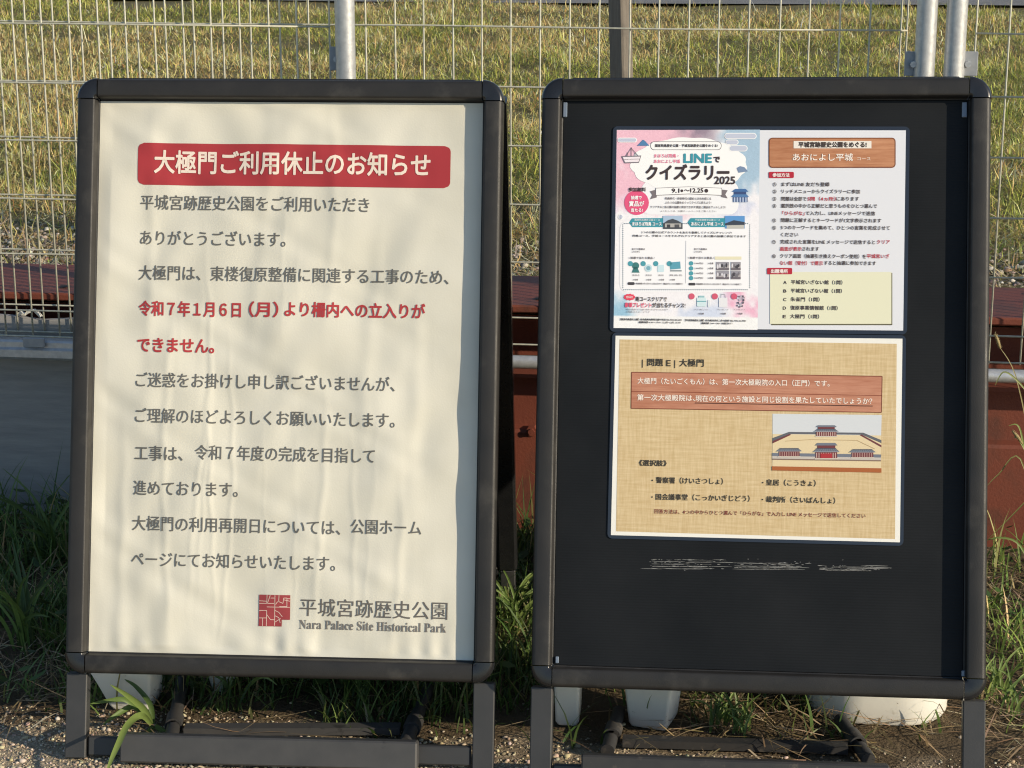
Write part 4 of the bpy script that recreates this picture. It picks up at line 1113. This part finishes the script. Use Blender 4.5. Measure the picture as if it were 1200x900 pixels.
def lower_sheet():
    t = tag(root_on(P2, 'laminated_sheet'), 'lower laminated sheet, beige with a quiz question and palace picture, on the dark board', 'laminated sheet', 'laminated sheets on the dark board')
    c = laminate(t, P2, [(721.5, 393.5), (1057.5, 397), (1054.5, 635.5), (716, 627)], .0050, 0, .0016)
    mkpaper('paper', t, c, .0019, (232, 230, 222))
    ang = .5 * (math.atan2(c[1][1] - c[0][1], c[1][0] - c[0][0]) + math.atan2(c[2][1] - c[3][1], c[2][0] - c[3][0]))
    Q = Sheet(t, P2, 710, 385, 3.3333, ang, .0020)
    cl = Q.polys('beige_print', [([(54, 43), (1136, 60), (1129, 822), (40, 792)], (214, 190, 138))], 1, m=M['cloth_print'])
    K = (58, 52, 44)
    Q.text('|', 142, 145, 133, 34, K, .01, 6, parent=cl, res=2); Q.text('問題', 162, 224, 133, 32, K, .018, 6, parent=cl); Q.text('E', 236, 254, 135, 34, K, .015, 6, parent=cl)
    Q.text('|', 268, 271, 135, 34, K, .01, 6, parent=cl, res=2); Q.text('大極門', 287, 383, 135, 32, K, .018, 6, parent=cl)
    wp = Q.polys('wood_plaque', [([(101, 171), (1079, 187), (1076, 328), (99, 312)], (180, 100, 66))], 3, m=M['wood_print_pink'])
    sh = [(101, 171), (1079, 187), (1076, 328), (99, 312), (101, 171)]
    Q.polys('plaque_edge', [(q, (120, 66, 46)) for a in range(4) for q in stroke(sh[a:a + 2], 3)] + [(q, (128, 66, 44)) for q in stroke([(100, 246), (1078, 262)], 2.4)], 4, wp, whole=True)
    WT = (240, 228, 216)
    Q.text('大極門（たいごくもん）は、第一次大極殿院の入口（正門）です。', 124, 874, 210, 26, WT, .012, 6, 'plaque_text', wp)
    Q.text('第一次大極殿院は、', 123, 348, 271, 26, WT, .012, 6, 'plaque_text', wp); Q.text('現在の何という施設と同じ役割を果たしていたでしょうか？', 350, 1040, 279, 26, WT, .012, 6, 'plaque_text', wp)
    Q.polys('underline', [(q, (62, 34, 28)) for q in stroke([(348, 291), (1042, 303)], 3)], 6, wp, whole=True)
    # drawing of a walled palace court
    SKY, SAND, ROOF, RED, WAL = (206, 210, 214), (218, 200, 162), (112, 118, 130), (112, 60, 62), (192, 184, 176)
    it = [([(651, 333), (1077, 338), (1075, 420), (651, 414)], SKY), ([(651, 412), (1075, 418), (1074, 548), (650, 542)], SAND, 1),
          ([(651, 428), (715, 404), (1005, 407), (1076, 436), (1076, 448), (1000, 415), (718, 412), (651, 440)], (96, 98, 104), 2), ([(651, 440), (718, 412), (724, 415), (651, 449)], RED, 3), ([(1076, 456), (998, 414), (992, 417), (1076, 464)], RED, 3),
          ([(650, 486), (1075, 492), (1074, 504), (650, 498)], ROOF, 4), ([(650, 497), (1074, 503), (1074, 514), (650, 508)], WAL, 3), ([(650, 508), (1074, 514), (1074, 519), (650, 513)], (130, 110, 96), 3)]
    def hall(cx, cy, w, h, two=True):
        o = []
        if two:
            o += [([(cx - w * .48, cy - h * .34), (cx - w * .38, cy - h * .5), (cx + w * .38, cy - h * .5), (cx + w * .48, cy - h * .34)], ROOF, 6), (rect(cx - w * .38, cy - h * .34, cx + w * .38, cy - h * .14), RED, 5)]
        o += [([(cx - w * .56, cy + h * .06), (cx - w * .40, cy - h * .15), (cx + w * .40, cy - h * .15), (cx + w * .56, cy + h * .06)], ROOF, 7), (rect(cx - w * .46, cy + h * .06, cx + w * .46, cy + h * .46), RED, 6),
              (rect(cx - w * .50, cy + h * .46, cx + w * .50, cy + h * .54), (206, 196, 182), 6)]
        for k in range(9): o.append((rect(cx - w * .43 + k * w * .1, cy + h * .12, cx - w * .395 + k * w * .1, cy + h * .44), (200, 172, 160) if two else (176, 140, 132), 7))
        o += [(q, (70, 76, 88), 8) for q in stroke([(cx - w * .42, cy - h * .15), (cx + w * .42, cy - h * .15)], 2.2)] + [(q, (160, 164, 172), 8) for q in stroke([(cx - w * .56, cy + h * .06), (cx + w * .56, cy + h * .06)], 2)]
        for k in range(11):
            u_ = -1 + 2 * k / 10; o += [(q, (92, 98, 110), 8) for q in stroke([(cx + u_ * w * .40, cy - h * .13), (cx + u_ * w * .54, cy + h * .04)], 1.2)]
        return o
    it += hall(861, 400, 86, 44) + hall(716, 476, 88, 50, False) + hall(1002, 480, 92, 50, False) + hall(861, 478, 92, 62)
    it += [(rect(838, 488, 884, 506), (168, 52, 56), 9)] + [(q, (176, 150, 110), 3) for q in stroke([(700, 440), (800, 434), (980, 437), (1050, 470)], 2)]
    it += [([(649, 538), (1076, 546), (1076, 563), (649, 554)], (166, 96, 52), 5)]
    Q.polys('palace_drawing', it, 3, cl, whole=True)
    Q.text('《選択肢》', 130, 238, 526, 25, K, .022, 6, parent=cl)
    for s_, x0, x1, y in (('警察署（けいさつしょ）', 196, 458, 595), ('国会議事堂（こっかいぎじどう）', 195, 562, 661), ('皇居（こうきょ）', 626, 820, 603), ('裁判所（さいばんしょ）', 625, 896, 670)):
        Q.text(s_, x0, x1, y, 26, K, .018, 6, parent=cl)
    Q.polys('bullet', [(disc(x, y, 3, 10), K) for x, y in ((182, 593), (181, 658), (613, 602), (612, 668))], 6, cl)
    Q.text('回答方法は、4つの中からひとつ選んで「ひらがな」で入力し LINE メッセージで送信してください', 190, 1014, 723, 18.5, (118, 44, 40), .012, 6, parent=cl, res=2)
lower_sheet()
bpy.data.objects.remove(_fo)

# ------------------------------------------------------------------ white plastic planters behind the stands
def planter(label, px, py, w_top, w_bot, d, h, r, lean=0.0, z=0.0, rz=0.0):
    P = on_z(px, py, z)
    t = tag(empty('plastic_planter', (float(P[0]), float(P[1]) + d / 2, z), rz), label, 'planter', 'white plastic planters behind the sign stands')
    def ring(w, dd, zz, rr, off=0.0):
        return [(x + off, y, zz) for x, y in rrect(-w / 2, -dd / 2, w / 2, dd / 2, min(rr, w / 2 - .001, dd / 2 - .001), 10)]
    st = [(w_bot - .006, d * .9 - .006, .0, r * .97), (w_bot, d * .9, .006, r), (w_bot + (w_top - w_bot) * .5, d * .95, h * .5, r), (w_top, d, h - .012, r), (w_top + .012, d + .012, h - .011, r), (w_top + .012, d + .012, h, r),
          (w_top - .006, d - .006, h, r), (w_top - .01, d - .01, h - .03, r)]
    rings = [ring(w, dd, zz, rr, lean * zz) for w, dd, zz, rr in st]
    n = len(rings[0]); v = [p for q in rings for p in q]; F = []
    for i in range(len(rings) - 1):
        for k in range(n):
            F.append((i * n + k, i * n + (k + 1) % n, (i + 1) * n + (k + 1) % n, (i + 1) * n + k))
    F += [tuple(range(n))[::-1], tuple(range((len(rings) - 1) * n, len(rings) * n))]
    smooth_by_angle(make('tub', v, F, M['plastic'], t), 38)
planter('tapering white plastic planter behind the left leg of the notice stand', 152, 834, .105, .066, .08, .085, .006, -.22)
planter('white plastic planter half hidden behind the notice stand, next to grass', 258, 812, .05, .03, .05, .085, .006, -.1)
planter('narrow white plastic planter beside the left leg of the dark board stand', 664, 852, .042, .036, .06, .10, .006, .0)
planter('tapering white plastic planter behind the middle of the dark board stand', 764, 856, .082, .062, .07, .10, .006, .0, 0, R(-14))
planter('wide round-cornered white plastic planter behind right half of the dark board', 1031, 853, .220, .216, .18, .10, .086, .0)

# ------------------------------------------------------------------ single plants
def ribbon(mb, pts, w, c, fold=.25):
    P = [np.array(p, float) for p in pts]
    # resample by Catmull-Rom
    Q = []
    for i in range(len(P) - 1):
        p0, p1, p2, p3 = P[max(i - 1, 0)], P[i], P[i + 1], P[min(i + 2, len(P) - 1)]
        for k in range(5):
            t = k / 5; Q.append(.5 * ((2 * p1) + (-p0 + p2) * t + (2 * p0 - 5 * p1 + 4 * p2 - p3) * t * t + (-p0 + 3 * p1 - 3 * p2 + p3) * t ** 3))
    Q.append(P[-1]); n = len(Q); v, F = [], []
    for i, q in enumerate(Q):
        tg = Q[min(i + 1, n - 1)] - Q[max(i - 1, 0)]; tg /= np.linalg.norm(tg)
        s = np.cross(tg, np.array([0.15, -1, .35])); s /= np.linalg.norm(s) + 1e-9; nn = np.cross(s, tg)
        u = i / (n - 1); ww = w * min(1, .45 + 2.4 * u) * (1 - u ** 3.2) + .0004
        v += [q - s * ww / 2 + nn * ww * fold, q, q + s * ww / 2 + nn * ww * fold]
    for i in range(n - 1):
        for k in (0, 1): F.append((3 * i + k, 3 * i + k + 1, 3 * i + 3 + k + 1, 3 * i + 3 + k))
    mb.add(v, F, c)

def leafy(name, label, cat, base, leaves, group=None, heads=()):
    t = tag(empty(name, tuple(float(q) for q in base)), label, cat, group)
    b = np.array(base)
    for pts, w, c in leaves:
        mb = MB(); ribbon(mb, [np.array(p) - b for p in pts], w, c); mb.build('leaf', M['leaf'], t, True, color=True)
    for pts, r in heads:
        mb = MB(); P = [np.array(p) - b for p in pts]
        mb.tube(P, [r * .6, r, r * .9, r * .3][:len(P)], 8, c=(.34, .27, .13))
        for k in range(70):
            u = random.random() * (len(P) - 1); i = min(int(u), len(P) - 2); q = P[i] + (P[i + 1] - P[i]) * (u - i)
            d = np.array([random.gauss(0, 1), random.gauss(0, 1), random.gauss(.6, .6)]); d /= np.linalg.norm(d)
            mb.tube([q, q + d * .0045], [.0004, .0002], 3, c=(.46, .38, .2))
        mb.build('seed_head', M['straw'], t, True, color=True)
    return t
def W_(px, py, Y): return on_y(px, py, Y)
g1, g2, g3 = (.19, .26, .07), (.13, .20, .05), (.085, .14, .035)
leafy('grass_plant', 'broad-bladed green grass plant hanging over the base of the notice stand', 'plant', W_(178, 858, 2.80),
      [([W_(178, 850, 2.80), W_(166, 838, 2.77), W_(150, 850, 2.69), W_(139, 872, 2.63), W_(130, 892, 2.59), W_(123, 912, 2.56)], .0105, g1),
       ([W_(178, 848, 2.80), W_(168, 830, 2.79), W_(150, 815, 2.75), W_(129, 802, 2.70)], .0105, g1),
       ([W_(176, 846, 2.80), W_(150, 821, 2.79), W_(128, 821, 2.78), W_(105, 825, 2.77)], .008, g2),
       ([W_(176, 848, 2.80), W_(158, 828, 2.80), W_(136, 838, 2.78), W_(120, 850, 2.76)], .009, g2),
       ([W_(180, 848, 2.81), W_(176, 825, 2.82), W_(160, 805, 2.84), W_(146, 796, 2.85)], .008, g3),
       ([W_(182, 850, 2.80), W_(196, 860, 2.79), W_(212, 862, 2.78)], .009, g2), ([W_(180, 852, 2.80), W_(174, 858, 2.79), W_(172, 862, 2.78)], .008, g2)])
leafy('grass_plant', 'arching green grass blades in front of the dark gap under the notice', 'plant', W_(285, 850, 2.93),
      [([W_(276, 842, 2.93), W_(270, 815, 2.93), W_(262, 798, 2.93), W_(248, 790, 2.93)], .007, g3), ([W_(278, 842, 2.93), W_(286, 812, 2.93), W_(300, 796, 2.92), W_(312, 794, 2.90), W_(325, 803, 2.88)], .006, g1),
       ([W_(274, 818, 2.93), W_(268, 836, 2.90), W_(254, 858, 2.86)], .008, g1), ([W_(274, 820, 2.92), W_(273, 840, 2.90), W_(274, 856, 2.87)], .0065, g1),
       ([W_(284, 842, 2.93), W_(284, 850, 2.90), W_(292, 853, 2.88)], .006, g2), ([W_(278, 842, 2.93), W_(274, 818, 2.95), W_(266, 800, 2.96)], .006, g3)])
leafy('foxtail_grass', 'foxtail grass with seed heads leaning in at the right edge beside the rusty beam', 'plant', W_(1215, 640, 3.56),
      [([W_(1215, 640, 3.56), W_(1206, 520, 3.56), W_(1190, 440, 3.56), W_(1171, 406, 3.56)], .0022, (.33, .29, .13)),
       ([W_(1222, 640, 3.55), W_(1196, 538, 3.55), W_(1170, 556, 3.55), W_(1156, 570, 3.55)], .0024, (.24, .24, .09)),
       ([W_(1225, 560, 3.55), W_(1205, 584, 3.55), W_(1180, 610, 3.55), W_(1158, 632, 3.55)], .002, (.22, .24, .08)),
       ([W_(1226, 570, 3.53), W_(1204, 536, 3.53), W_(1194, 500, 3.53), W_(1182, 499, 3.53)], .0035, (.24, .30, .09)),
       ([W_(1212, 548, 3.53), W_(1196, 517, 3.53), W_(1188, 512, 3.53)], .005, (.26, .34, .11)), ([W_(1212, 470, 3.55), W_(1192, 446, 3.55), W_(1176, 436, 3.55), W_(1166, 452, 3.55)], .003, (.25, .28, .1)),
       ([W_(1218, 690, 3.5), W_(1196, 640, 3.5), W_(1172, 630, 3.5), W_(1154, 634, 3.5)], .004, (.17, .23, .06))],
      heads=[([W_(1172, 408, 3.56), W_(1170, 402, 3.56), W_(1168, 396, 3.56), W_(1166, 391, 3.56)], .0028), ([W_(1198, 520, 3.53), W_(1194, 514, 3.53), W_(1190, 509, 3.53), W_(1186, 505, 3.53)], .003)])

def clump(label, px, py, n, L, w, pal, group, z=0.0, spread=.5):
    P = on_z(px, py, .01); b = P
    lv = []
    for k in range(n):
        a = random.random() * 6.283; l = L * random.uniform(.5, 1.1); ln = random.uniform(.15, spread + .3); s = b + np.array([random.gauss(0, .012), random.gauss(0, .012), -.008])
        d = np.array([math.cos(a), math.sin(a), 0]); pts = [s]; ang = ln * .5; p_ = s.copy()
        for j in range(3):
            p_ = p_ + (d * math.sin(ang) + np.array([0, 0, 1]) * math.cos(ang)) * l / 3; pts.append(p_.copy()); ang += random.uniform(.25, .6)
        c = np.array(random.choice(pal)) * random.uniform(.8, 1.2)
        lv.append((pts, w * random.uniform(.6, 1.1), tuple(c)))
    return leafy('grass_clump', label, 'plant', (b[0], b[1], 0), lv, group)
GR = 'grass clumps between and beside the stands'
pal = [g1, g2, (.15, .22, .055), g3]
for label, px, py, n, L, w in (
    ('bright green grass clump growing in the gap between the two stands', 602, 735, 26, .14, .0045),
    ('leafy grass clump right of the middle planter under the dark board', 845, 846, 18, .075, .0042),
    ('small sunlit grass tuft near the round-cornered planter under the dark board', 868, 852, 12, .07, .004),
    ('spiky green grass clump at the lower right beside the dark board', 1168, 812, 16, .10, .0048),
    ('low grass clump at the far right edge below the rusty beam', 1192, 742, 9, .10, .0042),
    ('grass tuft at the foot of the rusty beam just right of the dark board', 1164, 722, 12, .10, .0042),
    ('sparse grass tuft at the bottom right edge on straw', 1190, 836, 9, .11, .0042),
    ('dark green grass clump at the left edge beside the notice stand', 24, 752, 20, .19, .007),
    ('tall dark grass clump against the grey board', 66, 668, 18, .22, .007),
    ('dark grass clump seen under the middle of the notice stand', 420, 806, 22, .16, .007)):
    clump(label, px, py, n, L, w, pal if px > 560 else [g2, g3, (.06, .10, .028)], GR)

def scrap():
    P = W_(20, 370, 3.678)
    t = tag(empty('plastic_scrap', tuple(float(q) for q in P)), 'crumpled white strip of plastic lying on the top edge of the grey board', 'scrap')
    pts = [(0, 0, .002), (.008, 0, .006), (.017, .002, .003), (.024, 0, .010), (.034, .001, .012), (.042, 0, .006), (.048, .002, -.002)]
    v, F = [], []
    for i, q in enumerate(pts):
        w = .0022 + .0018 * (i % 2); v += [(q[0], q[1] - .004, q[2] - w), (q[0], q[1] - .007, q[2] + w), (q[0] + .001, q[1] + .004, q[2] + w * .6)]
    for i in range(len(pts) - 1):
        for k in (0, 1): F.append((3 * i + k, 3 * i + k + 1, 3 * i + 4 + k, 3 * i + 3 + k))
    make('strip', v, F, M['plastic'], t)
scrap()
